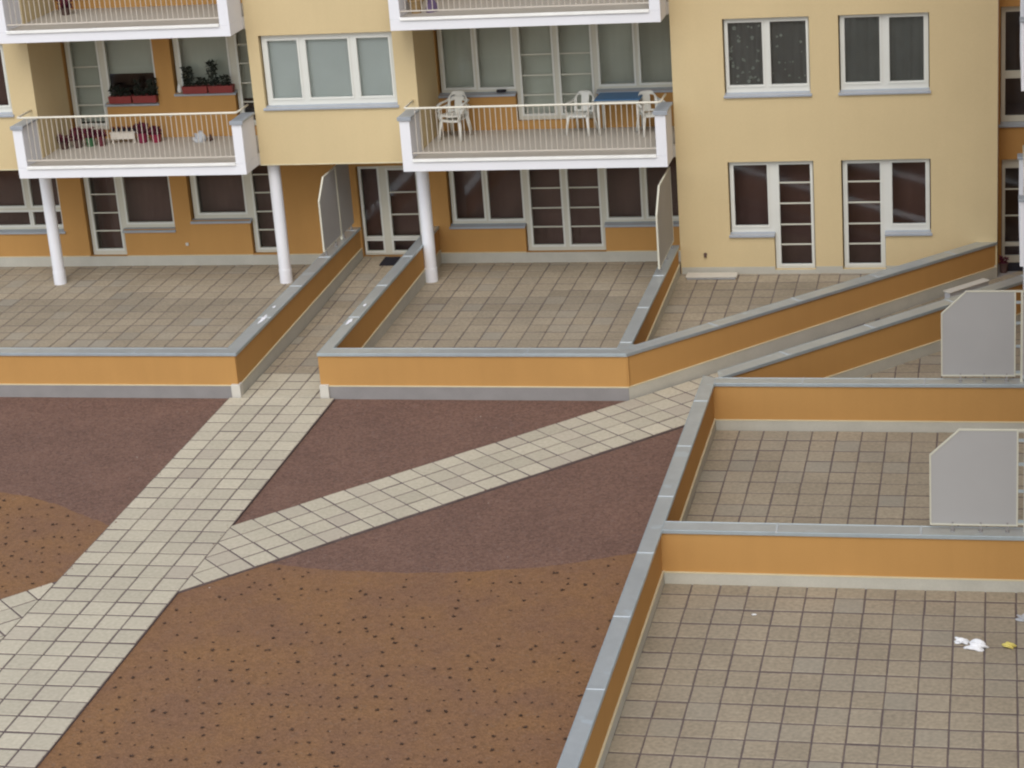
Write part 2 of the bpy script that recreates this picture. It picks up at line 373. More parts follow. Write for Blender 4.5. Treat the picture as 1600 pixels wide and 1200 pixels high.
arc = [(-30, 31.6), (-22, 31.5), (-18.5, 31.2), (-16.4, 30.73), (-15.6, 30.45), (-14.86, 30.05), (-14.21, 29.63), (-13.2, 29.1), (-12.0, 28.55), (-10.47, 28.11), (-9.33, 27.97), (-7.95, 28.0), (-6.56, 28.30), (-5.65, 28.66), (-4.6, 29.2)]
def cr_spline(P, k=8):
    out = []
    for i in range(len(P) - 1):
        p0, p1, p2, p3 = P[max(i - 1, 0)], P[i], P[i + 1], P[min(i + 2, len(P) - 1)]
        for s_ in range(k):
            t = s_ / k; q = []
            for a in (0, 1):
                q.append(0.5 * (2 * p1[a] + (p2[a] - p0[a]) * t + (2 * p0[a] - 5 * p1[a] + 4 * p2[a] - p3[a]) * t * t + (3 * p1[a] - p0[a] - 3 * p2[a] + p3[a]) * t ** 3))
            out.append((q[0], q[1] + random.uniform(-0.025, 0.025)))
    return out + [P[-1]]
arcs = cr_spline(arc)
s = MB()
b0 = len(s.v)
for x, y in arcs: s.v += [(x, y, -0.037), (x, 5.0, -0.037)]
for i in range(len(arcs) - 1): s.face([b0 + 2 * i + 1, b0 + 2 * i + 3, b0 + 2 * i + 2, b0 + 2 * i])
structure(s.build('planting_soil', SOIL), 'orange brown planting soil bed bounded by a curved edge', 'soil')

def arc_y(x):
    for i in range(len(arcs) - 1):
        if arcs[i][0] <= x <= arcs[i + 1][0]:
            t = (x - arcs[i][0]) / (arcs[i + 1][0] - arcs[i][0]); return arcs[i][1] + (arcs[i + 1][1] - arcs[i][1]) * t
    return 31.6

# main path, with the ramp up to the entry door
PX0, PX1 = -13.88, -11.84
def zpath(x, y): return 0.0 if y < 39.4 else min(1, (y - 39.4) / 4.2) * 0.15
paving('main_path', [[(PX0, 12), (PX1, 12), (PX1, 35.2), (PX0, 35.2)], [(-13.66, 35.2), (-12.13, 35.2), (-12.13, 36.52), (-13.66, 36.52)]], (PX0, 12.02), 0, zpath, SLAB, pitch=(0.408, 0.43), gaps=(0.027, 0.044), seed=3,
       label='pale slab path running straight up to the gap between the terrace walls', cat='path')
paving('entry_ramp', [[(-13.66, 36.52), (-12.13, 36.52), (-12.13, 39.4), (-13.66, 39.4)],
       [(-13.66, 39.4), (-12.13, 39.4), (-12.13, 43.7), (-13.66, 43.7)]], (PX0, 12.02), 0, zpath, SLAB_SHADE, pitch=(0.408, 0.43), seed=4,
       label='brownish slab ramp with shade in its colour between two orange walls up to the glazed entry door', cat='path')
# diagonal path: edge lines L1 (north-west) and L2 (south-east)
A1 = (-6.44, 35.17); W2_ = 1.66
def onL(base, t, off=0.0): return (base[0] + d1[0] * t - n1[0] * off, base[1] + d1[1] * t - n1[1] * off)
def line_at_x(base, x, off=0.0):
    b = onL(base, 0, off); return (x, b[1] + (x - b[0]) * d1[1] / d1[0])
def zdiag(x, y):
    t = (x - A1[0]) * d1[0] + (y - A1[1]) * d1[1]; return 0.0 if t < 4 else min(1, (t - 4) / 5.2) * 0.12
ang = math.atan2(d1[1], d1[0])
P1, P2 = line_at_x(A1, PX1 + 0.005), line_at_x(A1, PX1 + 0.005, W2_)
Q1, Q2 = line_at_x(A1, -4.87), line_at_x(A1, -4.87, W2_)
regs = [[P1, P2, (-4.87, Q2[1]), (-4.87, Q1[1] if Q1[1] < 36.9 else 36.8)]]
E1, E2_ = onL(A1, 9.25, 0.0), onL(A1, 9.25, W2_)
S1, S2_ = line_at_x(A1, -4.87), (-4.87, 34.45)
regs2 = [[S1, (-4.87, 35.05), onL((-4.87, 35.05), 9.9), onL(A1, 9.4 + 0.9)]]
paving('upper_path', regs2, P2, ang, zdiag, SLAB_SHADE, pitch=(0.41, 0.42), seed=7, label='brownish slab path with shade in its colour climbing between the two diagonal orange walls', cat='path')
paving('diagonal_path', regs, P2, ang, zdiag, SLAB, pitch=(0.425, 0.415), gaps=(0.030, 0.036), seed=5, label='pale slab path running diagonally between the beds to the right corner', cat='path')
R1, R2 = line_at_x(A1, PX0 - 0.005), line_at_x(A1, PX0 - 0.005, W2_)
F1, F2 = line_at_x(A1, -19.5), line_at_x(A1, -19.5, W2_)
paving('side_path', [[R1, R2, F2, F1]], R2, ang, 0.0, SLAB, pitch=(0.425, 0.415), gaps=(0.030, 0.036), seed=6, label='short diagonal slab path leaving the main path at the left edge', cat='path')

# terraces
paving('left_terrace', [[(-27, 35.5), (-13.93, 35.5), (-13.93, 43.66), (-27, 43.66)]], (-26.9, 35.35), 0, 0.0, SLAB_SHADE, seed=11, label='slab paved terrace left of the straight path', cat='terrace')
paving('middle_terrace', [[(-11.93, 35.5), (-6.61, 35.5), (-6.61, 43.66), (-11.93, 43.66)]], (-11.92, 35.35), 0, 0.0, SLAB_SHADE, seed=12, label='slab paved terrace between the straight path and the screen wall', cat='terrace')
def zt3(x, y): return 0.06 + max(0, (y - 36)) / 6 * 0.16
paving('narrow_terrace', [[(-6.42, 35.75), (-6.1, 35.9), (-0.4, 41.95), (-0.3, 42.02), (-6.42, 42.02)]], (-6.42, 35.6), 0, zt3, SLAB_SHADE, seed=13, label='triangular slab terrace in front of the two lower facade doors', cat='terrace')
paving('upper_right_terrace', [[(-4.72, 34.05), (2.3, 34.05), (2.3, 41.2), (1.8, 41.2)]], (-4.68, 34.0), 0, 0.0, SLAB_SHADE, seed=14, label='slab terrace behind the farther cross wall on the right', cat='terrace')
paving('centre_right_terrace', [[(-4.70, 28.0), (2.3, 28.0), (2.3, 33.85), (-4.70, 33.85)]], (-4.68, 27.95), 0, 0.0, SLAB_SHADE, seed=15, label='slab terrace between the two cross walls on the right', cat='terrace')
paving('lower_right_terrace', [[(-4.70, 12), (2.3, 12), (2.3, 27.8), (-4.70, 27.8)], [(2.3, 12), (9.0, 12), (9.0, 19.99), (2.3, 19.99)]], (-4.68, 12.1), 0, 0.0, SLAB_SHADE, seed=16, label='large slab terrace at the lower right with litter on it', cat='terrace')

# ------------------------------------------------------------------ parapet walls
ZC = 0.841
def coping(mb_list, poly, joints=(), parent=None):
    """poly: outline in plan of the metal cap"""
    c = MB(); c.prism(poly, ZC - 0.035, ZC); return c.build('coping', COPING, parent, bevel=0.006)
def wall_run(parent, P, Q, width, side, joint_s=2.0, joint_off=0.0, z0=-0.05, plinths=(), m=ORANGE, capz=ZC, trimP=(0, 0), trimQ=(0, 0), pl_m=(PLINTH, PLINTH), pz=0.2, pzf=None, jw=0.016, ext=0.0, jm=2):
    """Wall whose OUTER coping edge runs P->Q; side=+1 puts the wall to the left of P->Q. trimP/Q: shift of (outer, inner) edge ends along the run (mitres)."""
    d = Vector((Q[0] - P[0], Q[1] - P[1])); L = d.length; d.normalize(); nn = Vector((-d.y, d.x)) * side
    def pt(t, o): v = Vector(P) + d * t + nn * o; return (v.x, v.y)
    def strip(o0, o1, extra=0.0):
        f0 = trimP[0] + (trimP[1] - trimP[0]) * o0 / width; f1 = trimP[0] + (trimP[1] - trimP[0]) * o1 / width
        g0 = trimQ[0] + (trimQ[1] - trimQ[0]) * o0 / width; g1 = trimQ[0] + (trimQ[1] - trimQ[0]) * o1 / width
        return [pt(f0 + extra, o0), pt(L + g0 - extra, o0), pt(L + g1 - extra, o1), pt(f1 + extra, o1)]
    body = MB(); sb_ = strip(0.025, width - 0.025, 0.0); sb_[0] = pt(trimP[0] - ext, 0.025); sb_[3] = pt(trimP[1] - ext, width - 0.025) if ext else sb_[3]; body.prism(sb_, z0, capz - 0.034)
    body.build('wall', m, parent)
    cp = MB(); cp.prism(strip(0, width), capz - 0.032, capz - 0.001, 0)
    # folded edge lips, a little darker
    cp.prism(strip(-0.004, 0.012), capz - 0.055, capz + 0.003, 1); cp.prism(strip(width - 0.012, width + 0.004), capz - 0.055, capz + 0.003, 1)
    t = joint_off
    while t < L - 0.15:
        if t > 0.25:
            j = [pt(t - jw, -0.006), pt(t + jw, -0.006), pt(t + jw, width + 0.006), pt(t - jw, width + 0.006)]
            cp.prism(j, capz - 0.02, capz + 0.007, jm)
        t += joint_s
    cp.build('coping', [COPING, COPING_L, COPING_J], parent, bevel=0.003)
    for k, pm in ((0, pl_m[0]), (1, pl_m[1])):
        if k not in plinths: continue
        pl = MB()
        o0, o1 = ((0.025 - 0.022, 0.026) if k == 0 else (width - 0.026, width - 0.025 + 0.022))
        top = (lambda x, y: pz + (pzf(x, y) if pzf else 0.0))
        pl.prism(strip(o0, o1, 0.0), z0, top)
        o2, o3 = ((o0 - 0.006, o1) if k == 0 else (o0, o1 + 0.006))
        pl.prism(strip(o2, o3, 0.0), lambda x, y: top(x, y) + 0.001, lambda x, y: top(x, y) + 0.016, 1)
        pl.build('plinth', [pm, PLINTH_T], parent)

# left terrace parapet: front run and side run
t = thing('terrace_wall', 'orange rendered parapet with grey cap around the left terrace', 'parapet wall', (-13.8, 35.4, 0), 'orange parapet walls around the terraces')
wall_run(t, (-30, YF), (-13.67, YF), 0.30, +1, joint_off=0.33, plinths=(0,), trimQ=(0, -0.26), pl_m=(PLINTH_G, PLINTH))
wall_run(t, (-13.67, YF), (-13.67, 43.63), 0.26, +1, joint_off=0.10, plinths=(0,), trimP=(0, 0.30), pl_m=(PLINTH, PLINTH), pzf=lambda x, y: zpath(x, y))
c = MB(); c.box(-13.83, -13.655, 35.235, 35.40, -0.05, 0.235); c.build('corner_block', WHITE_B, t, bevel=0.006)
left_wall = t
# middle terrace parapet
t = thing('terrace_wall', 'orange rendered parapet with grey cap around the middle terrace, between the two paths', 'parapet wall', (-9, 35.4, 0), 'orange parapet walls around the terraces')
wall_run(t, (-12.11, YF), (-6.40, YF), 0.30, +1, joint_off=1.9, plinths=(0,), trimP=(0, 0.22), trimQ=(0, 0.135), pl_m=(PLINTH_G, PLINTH))
wall_run(t, (-12.11, 43.63), (-12.11, YF), 0.22, +1, joint_off=2.25, plinths=(0, 1), trimQ=(0, -0.30), pzf=lambda x, y: 0.6 * zpath(x, y))
c = MB(); c.box(-12.12, -11.95, 35.235, 35.40, -0.05, 0.235); c.build('corner_block', WHITE_B, t, bevel=0.006)
cj = MB(); cj.prism([(-6.63, 35.545), (-6.405, 35.26), (-6.395, 35.28), (-6.18, 35.70), (-6.40, 35.80), (-6.62, 35.80)], ZC - 0.030, ZC + 0.002); cj.build('coping_corner', COPING, t)
cj = MB(); cj.prism([(-6.60, 35.55), (-6.42, 35.32), (-6.22, 35.66), (-6.42, 35.78), (-6.60, 35.78)], -0.04, ZC - 0.031); cj.build('wall_corner', ORANGE, t)
def sheen_patch(par, cx, cy, sx, sy, seed):
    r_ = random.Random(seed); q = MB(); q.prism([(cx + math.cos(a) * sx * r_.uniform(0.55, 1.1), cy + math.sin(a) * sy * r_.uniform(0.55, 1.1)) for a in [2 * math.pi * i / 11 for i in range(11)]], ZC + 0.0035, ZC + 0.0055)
    q.build('painted_sheen', WHITE, par)  # thin white shapes painted on as bright wet reflections of the cap
sheen_patch(t, -12.02, 37.1, 0.05, 0.22, 2); sheen_patch(t, -12.0, 38.1, 0.03, 0.10, 3); sheen_patch(left_wall, -13.80, 37.25, 0.06, 0.30, 4); sheen_patch(left_wall, -13.82, 38.0, 0.03, 0.08, 5)
# wall between middle and narrow terrace
t = thing('terrace_wall', 'orange dividing wall under the tall white screen at the cream facade corner', 'parapet wall', (-6.5, 38.6, 0), 'orange parapet walls around the terraces')
wall_run(t, (-6.40, 35.573), (-6.40, 41.985), 0.22, +1, joint_off=0.33, plinths=(0,), pzf=lambda x, y: zt3(x, y))
# diagonal wall north of the diagonal path
t = thing('terrace_wall', 'long diagonal orange wall climbing from the middle terrace to the cream corner', 'parapet wall', (-3.2, 38.6, 0), 'orange parapet walls around the terraces')
wall_run(t, (-6.40, YF), (-0.05, 41.985), 0.28, +1, joint_off=2.1, plinths=(0, 1), trimP=(0, 0.12), trimQ=(0, -0.26), pzf=lambda x, y: zdiag(x, y))
# diagonal wall south of the diagonal path
t = thing('terrace_wall', 'second diagonal orange wall, south of the diagonal path, ending behind the far screen', 'parapet wall', (-2.2, 37.0, 0), 'orange parapet walls around the terraces')
wall_run(t, (-4.62, 34.06), (1.2, 40.218), 0.28, +1, joint_off=1.6, plinths=(0,), trimP=(-0.02, 0.20))
# long wall between the beds and the right terraces
t = thing('terrace_wall', 'long orange wall with bright grey cap between mulch bed and right terraces', 'parapet wall', (-4.8, 26, 0), 'orange parapet walls around the terraces')
wall_run(t, (-4.67, 12.0), (-4.67, 34.06), 0.23, +1, joint_off=0.95, jw=0.008, plinths=(0,), trimQ=(0, 0.12), pzf=lambda x, y: -0.02)
# cross walls
t = thing('terrace_wall', 'farther cross wall on the right, below the far grey screen', 'parapet wall', (-2, 33.9, 0), 'orange parapet walls around the terraces')
wall_run(t, (-4.668, 33.79), (2.3, 33.79), 0.28, +1, joint_off=0.02 + 1.45, ext=0.03, plinths=(0, 1), pz=0.17)
t = thing('terrace_wall', 'nearer cross wall on the right, carrying the near grey screen', 'parapet wall', (-2, 27.9, 0), 'orange parapet walls around the terraces')
wall_run(t, (-4.668, 27.73), (2.3, 27.73), 0.31, +1, joint_off=1.62, ext=0.03, plinths=(0, 1), pz=0.17)

# ------------------------------------------------------------------ building
D, W = 41.99, 43.64
ST = 2.89
B = thing('apartment_building', 'cream and orange apartment block with white balconies behind the terraces', 'building', (-10, 42, 0))

def window(parent, plane, outer, panes, muntins=(), sill=None, name='window', fm=FRAME, curtains=(), depth=0.07, setback=0.10, sill_m=SILL, sash=True, axis='y', sgn=1):
    """outer: list of rects; panes: list of rects (x0,x1,z0,z1); curtains: list of (material, pane index, fraction)"""
    y0 = plane + setback * sgn
    fr = MB(); fr.cells(list(outer), list(panes), y0, y0 + depth * sgn, 0, axis)
    if sash:
        for (a0, a1, z0, z1) in panes:
            w_ = 0.045
            fr.cells([(a0 - w_, a1 + w_, z0 - w_, z1 + w_)], [(a0 - 0.001, a1 + 0.001, z0 - 0.001, z1 + 0.001)], y0 - 0.014 * sgn, y0 - 0.002 * sgn, 1, axis)
    o = fr.build(name, [fm, FRAME_D], parent, bevel=0.003)
    for k, (a0, a1, z0, z1) in enumerate(panes):
        p = MB(); yy = (y0 + 0.03 * sgn, y0 + 0.036 * sgn)
        if axis == 'y': p.box(a0 - 0.004, a1 + 0.004, yy[0], yy[1], z0 - 0.004, z1 + 0.004)
        else: p.box(yy[0], yy[1], a0 - 0.004, a1 + 0.004, z0 - 0.004, z1 + 0.004)
        p.build('pane', GLASS, o)
    if muntins:
        for (a0, a1, z) in muntins:
            mm = MB()
            if axis == 'y': mm.box(a0, a1, y0 + 0.008, y0 + 0.029, z - 0.013, z + 0.013)
            else: mm.box(y0 + 0.008 * sgn, y0 + 0.029 * sgn, a0, a1, z - 0.013, z + 0.013)
            mm.build('glazing_bar', FRAME, o)
    if sill:
        for (a0, a1, z) in (sill if isinstance(sill, list) else [sill]):
            sl = MB()
            if axis == 'y': sl.prism_x([(plane - 0.045, z - 0.085), (plane - 0.045, z - 0.045), (y0 + 0.002, z - 0.002), (y0 + 0.002, z - 0.045), (plane - 0.004, z - 0.062), (plane - 0.036, z - 0.085)], a0, a1)
            else:
                x_ = sorted((plane - 0.045 * sgn, y0)); sl.box(x_[0], x_[1], a0, a1, z - 0.05, z - 0.002)
            sl.build('sill', sill_m, o, bevel=0.003)
    for (cm, (a0, a1, z0, z1), dep) in curtains:
        cb = MB(); n = max(6, int((a1 - a0) / 0.035)); b = len(cb.v)
        for i in range(n + 1):
            x = a0 + (a1 - a0) * i / n; am = (0.0 if cm is CURT_B else 0.10) if cm in (TONE_G, CURT_B, TONE_R) else 0.7; y = y0 + dep + am * (0.018 * math.sin(i * 1.35) + 0.008 * math.sin(i * 0.57 + a0))
            cb.v += [(x, y, z0), (x, y, z1)]
        for i in range(n): cb.face([b + 2 * i, b + 2 * i + 2, b + 2 * i + 3, b + 2 * i + 1])
        cb.build('curtain_or_tone_sheet', cm, o, smooth=True, recalc=False)  # brown and grey sheets only tone the panes; any other is a curtain or blind
    return o

NF = 5
def Zs(k, r): return (r[0], r[1], r[2] + k * ST, r[3] + k * ST)

# --- rear orange wall (recessed plane W): openings per floor
wt = 2.47        # underside of opening heads on this plane (hidden behind slabs)
rearops = [  # (opening rects), panes, muntins, sill
    dict(n='window', outer=[(-24.6, -20.66, 0.85, wt)], op=[(-24.6, -20.66, 0.82, wt)],
         panes=[(-24.5, -23.1, 1.40, 2.38), (-23.0, -21.57, 1.40, 2.38), (-21.38, -20.72, 1.40, 2.38), (-24.5, -23.1, 0.95, 1.26), (-23.0, -21.50, 0.95, 1.26), (-21.40, -20.72, 0.95, 1.26)], sill=[(-24.62, -20.62, 0.86)], floors=(0,)),
    dict(n='balcony_door', outer=[(-20.06, -19.21, 0.232, wt), (-19.22, -18.0, 0.86, wt)], op=[(-20.10, -19.21, 0.228, wt), (-19.23, -17.98, 0.84, wt)],
         panes=[(-19.94, -19.33, 0.37, 2.38), (-19.12, -18.05, 0.98, 2.38)], munt=[(-19.94, -19.33, z) for z in (1.64, 1.21, 0.79)], sill=[(-19.24, -17.97, 0.86)], floors=(0, 1, 2, 3, 4)),
    dict(n='balcony_door', outer=[(-17.53, -16.17, 1.05, wt), (-16.18, -15.42, 0.252, wt)], op=[(-17.58, -16.16, 1.03, wt), (-16.21, -15.39, 0.246, wt)],
         panes=[(-17.39, -16.31, 1.18, 2.38), (-16.07, -15.46, 0.36, 2.38)], munt=[(-16.07, -15.46, z) for z in (2.03, 1.62, 1.19, 0.77)], sill=[(-17.59, -16.17, 1.05)], floors=(0, 1, 2, 3, 4)),
    dict(n='entry_door', outer=[(-13.64, -12.20, 0.17, 2.19)], op=[(-13.66, -12.18, 0.15, 2.20)],
         panes=[(-13.58, -13.21, 0.59, 2.12), (-12.97, -12.35, 0.59, 2.08), (-13.58, -13.21, 0.26, 0.49), (-12.97, -12.35, 0.26, 0.49)], munt=[(-12.97, -12.35, z) for z in (1.58, 1.08)], floors=(0,)),
    dict(n='balcony_window_door', outer=[(-11.60, -9.95, 0.85, wt), (-9.96, -8.25, 0.232, wt), (-8.26, -6.50, 0.85, wt)], op=[(-11.64, -9.96, 0.83, wt), (-9.98, -8.23, 0.228, wt), (-8.25, -6.46, 0.83, wt)],
         panes=[(-11.50, -10.88, 0.96, 2.38), (-10.75, -10.02, 0.95, 2.38), (-9.83, -9.165, 0.36, 2.38), (-8.995, -8.34, 0.36, 2.38), (-8.15, -7.44, 0.95, 2.38), (-7.29, -6.58, 0.96, 2.38)],
         munt=[(a, b_, z) for (a, b_) in ((-9.83, -9.165), (-8.995, -8.34)) for z in (1.62, 1.18, 0.76)], sill=[(-11.65, -9.97, 0.86), (-8.24, -6.45, 0.86)], floors=(0, 1, 2, 3, 4)),
]
holes = []
for r_ in rearops:
    for k in r_['floors']:
        holes += [Zs(k, q) for q in r_['op']]
wl = MB(); wl.cells([(-27, -6.38, -0.05, NF * ST + 0.6)], holes, W, W + 0.30)
wl.build('rear_wall', ORANGE, B)
for r_ in rearops:
    for k in r_['floors']:
        cur = []
        if k >= 1 and r_['n'] == 'balcony_window_door':
            cur = [(TONE_G, Zs(k, (p[0] - 0.08, p[1] + 0.08, p[2] - 0.08, p[3] + 0.06)), 0.16 + 0.05 * i) for i, p in enumerate(r_['panes'])]
        elif k >= 1 and r_['n'] == 'balcony_door':
            cur = [(TONE_G, Zs(k, (p[0] - 0.08, p[1] + 0.08, p[2] + (0.45 if i and p[1] > -18.5 else 0.0), p[3] + 0.06)), 0.22) for i, p in enumerate(r_['panes'])]
        elif k == 0: cur = [(TONE_R, (p[0] - 0.1, p[1] + 0.1, p[2] - 0.12, p[3] + 0.06), 0.45) for p in r_['panes']]
        window(B, W, [Zs(k, q) for q in r_['outer']], [Zs(k, q) for q in r_['panes']], [(a, b_, z + k * ST) for (a, b_, z) in r_.get('munt', [])],
               [(a, b_, z + k * ST) for (a, b_, z) in r_.get('sill', [])] or None, r_['n'], curtains=cur)

# --- projecting cream masses (plane D)
capw = 0.30
def winD(k): return []
faceops = []   # for facade windows in plane D
up = [dict(op=[(-14.95, -12.09, 1.02, 2.53)], outer=[(-14.92, -12.12, 1.04, 2.51)], panes=[(-14.80, -14.16, 1.19, 2.40), (-13.97, -13.07, 1.19, 2.40), (-12.88, -12.20, 1.19, 2.40)], sill=[(-14.99, -12.06, 1.05)], cur=CURT_B),
      dict(op=[(-23.5, -20.66, 1.02, 2.53)], outer=[(-23.5, -20.69, 1.04, 2.51)], panes=[(-23.4, -22.6, 1.19, 2.40), (-22.5, -21.6, 1.19, 2.40), (-21.5, -20.77, 1.19, 2.40)], sill=[(-23.52, -20.63, 1.05)], cur=None)]
upC = [dict(op=[(-5.345, -3.65, 1.04, 2.56)], outer=[(-5.32, -3.665, 1.06, 2.54)], panes=[(-5.25, -4.58, 1.21, 2.46), (-4.42, -3.72, 1.21, 2.46)], sill=[(-5.36, -3.62, 1.07)], cur=CURT_D),
       dict(op=[(-3.085, -1.345, 1.04, 2.56)], outer=[(-3.06, -1.365, 1.06, 2.54)], panes=[(-2.97, -2.30, 1.21, 2.49), (-2.11, -1.455, 1.21, 2.47)], sill=[(-3.10, -1.32, 1.07)], cur=CURT_D)]
lowC = [dict(op=[(-5.345, -4.43, 1.05, 2.56), (-4.45, -3.63, 0.297, 2.56)], outer=[(-5.32, -4.43, 1.07, 2.54), (-4.44, -3.65, 0.30, 2.54)], panes=[(-5.24, -4.57, 1.21, 2.47), (-4.33, -3.71, 0.385, 2.47)],
             munt=[(-4.33, -3.71, z) for z in (2.09, 1.66, 1.22, 0.80)], sill=[(-5.36, -4.44, 1.08)], cur=None),
        dict(op=[(-3.085, -2.23, 0.297, 2.56), (-2.25, -1.335, 1.05, 2.56)], outer=[(-3.06, -2.24, 0.30, 2.54), (-2.25, -1.36, 1.07, 2.54)], panes=[(-2.97, -2.33, 0.385, 2.47), (-2.09, -1.44, 1.21, 2.47)],
             munt=[(-2.97, -2.33, z) for z in (2.09, 1.66, 1.22, 0.80)], sill=[(-2.24, -1.31, 1.08)], cur=None)]
def mass(x0, x1, z0, z1, specs, name='cream_wall', ends=(True, True), yb=W - 0.004):
    """specs: list of (k, spec)"""
    hs_ = [Zs(k, q) for k, sp in specs for q in sp['op']]
    wl = MB(); wl.cells([(x0, x1, z0, z1)], hs_, D, D + capw)
    if ends[0]: wl.box(x0 + 0.0, x0 + 0.25, D + capw + 0.001, yb, z0, z1)
    if ends[1]: wl.box(x1 - 0.25, x1, D + capw + 0.001, yb, z0, z1)
    wl.build(name, CREAM, B)
    if z0 > 1:
        e = MB(); e.box(x0 - 0.002, x1 + 0.002, D - 0.008, D + 0.02, z0 - 0.012, z0 + 0.012); e.build('drip_edge', PLINTH_T, B)
        sf = MB(); sf.box(x0 + 0.01, x1 - 0.01, D + 0.021, yb, z0 - 0.008, z0 - 0.001); sf.build('soffit', CEIL, B)
    for k, sp in specs:
        cur = []
        if sp['cur'] is None:
            for p in sp['panes']: cur.append((TONE_R, Zs(k, (p[0] - 0.1, p[1] + 0.1, p[2] - 0.12, p[3] + 0.06)), 0.5))
        if sp['cur'] is not None:
            for p in sp['panes']: cur.append((sp['cur'], Zs(k, (p[0] - 0.08, p[1] + 0.08, p[2] - 0.08, p[3] + 0.06)), 0.12))
        window(B, D, [Zs(k, q) for q in sp['outer']], [Zs(k, q) for q in sp['panes']], [(a, b_, z + k * ST) for (a, b_, z) in sp.get('munt', [])],
               [(a, b_, z + k * ST) for (a, b_, z) in sp['sill']], 'window' if 'munt' not in sp else 'terrace_door', fm=FRAME_D, curtains=cur, sill_m=SILL_L)
TOP = NF * ST + 0.6
CW = []
mass(-27, -20.10, 2.69, TOP, [(k, up[1]) for k in (1, 2, 3, 4)])
mass(-15.20, -11.65, 2.69, TOP, [(k, up[0]) for k in (1, 2, 3, 4)])
mass(-6.38, -0.05, -0.05, TOP, [(0, lowC[0]), (0, lowC[1])] + [(k, q) for k in (1, 2, 3, 4) for q in upC], yb=W + 0.30)
# plinths
# pale flowers printed on the net curtain of the upper window
rf_ = random.Random(9); fl_ = MB()
for (x0, x1, n_) in ((-5.24, -4.60, 30), (-4.42, -3.74, 14)):
    for _ in range(n_):
        x = rf_.uniform(x0, x1); z = ST + rf_.uniform(1.25, 2.40); rr_ = rf_.uniform(0.012, 0.032) * (1 if x0 < -5 else 0.7); y = D + 0.175
        for q in range(5):
            a = 6.283 * q / 5 + rf_.random(); cx_, cz_ = x + math.cos(a) * rr_ * 0.8, z + math.sin(a) * rr_ * 0.8; k_ = len(fl_.v)
            fl_.v += [(cx_ + math.cos(b_) * rr_ * 0.6, y, cz_ + math.sin(b_) * rr_ * 0.6) for b_ in (0, 1.05, 2.09, 3.14, 4.19, 5.24)]; fl_.face([k_ + t_ for t_ in range(6)])
fl_.build('curtain_pattern', PETAL, B, recalc=False)
p = MB(); p.cells([(-6.36, -0.06, -0.05, 0.365)], [(-4.455, -3.625, 0.298, 0.6), (-3.09, -2.225, 0.298, 0.6)], D - 0.022, D - 0.001); p.build('facade_plinth', PLINTH, B)
p = MB(); p.cells([(-27, -13.95, -0.05, 0.225), (-11.92, -6.39, -0.05, 0.225)], [], W - 0.022, W - 0.001)
p.cells([(-27, -13.95, 0.2255, 0.24), (-11.92, -6.39, 0.2255, 0.24)], [(-20.12, -19.19, 0.18, 0.5), (-16.22, -15.38, 0.18, 0.5), (-9.99, -8.22, 0.18, 0.5)], W - 0.028, W - 0.001, 1)
p.build('rear_plinth', [PLINTH, PLINTH_T], B)
# rooms behind the glass: back wall, floors
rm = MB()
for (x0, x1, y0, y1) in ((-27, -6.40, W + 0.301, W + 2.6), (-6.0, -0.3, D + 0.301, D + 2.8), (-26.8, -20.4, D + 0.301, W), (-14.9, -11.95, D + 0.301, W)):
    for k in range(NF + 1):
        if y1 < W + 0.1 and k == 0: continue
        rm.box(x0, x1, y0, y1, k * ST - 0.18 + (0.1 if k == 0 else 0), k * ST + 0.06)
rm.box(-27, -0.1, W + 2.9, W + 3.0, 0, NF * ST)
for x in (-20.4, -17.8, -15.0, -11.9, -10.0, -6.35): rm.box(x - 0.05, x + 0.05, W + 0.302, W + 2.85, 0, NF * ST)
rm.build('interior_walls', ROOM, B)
rf = MB(); rf.box(-27.1, 0.05, D - 0.1, W + 8, TOP, TOP + 0.25); rf.build('roof', PLINTH_G, B)
ew = MB(); ew.box(-27.3, -27.0, D, W + 8, -0.05, TOP - 0.01); ew.build('end_wall', CREAM, B)
# columns
for x in (-20.30, -15.04, -11.79):
    c = MB(); c.lathe((x, 42.32, 0), [(0.138, 0.0), (0.138, 0.30), (0.130, 0.303), (0.130, 2.69)], 28)
    o = c.build('column', WHITE, B, smooth=True)
    m_ = o.modifiers.new('edge', 'EDGE_SPLIT'); m_.split_angle = math.radians(35)

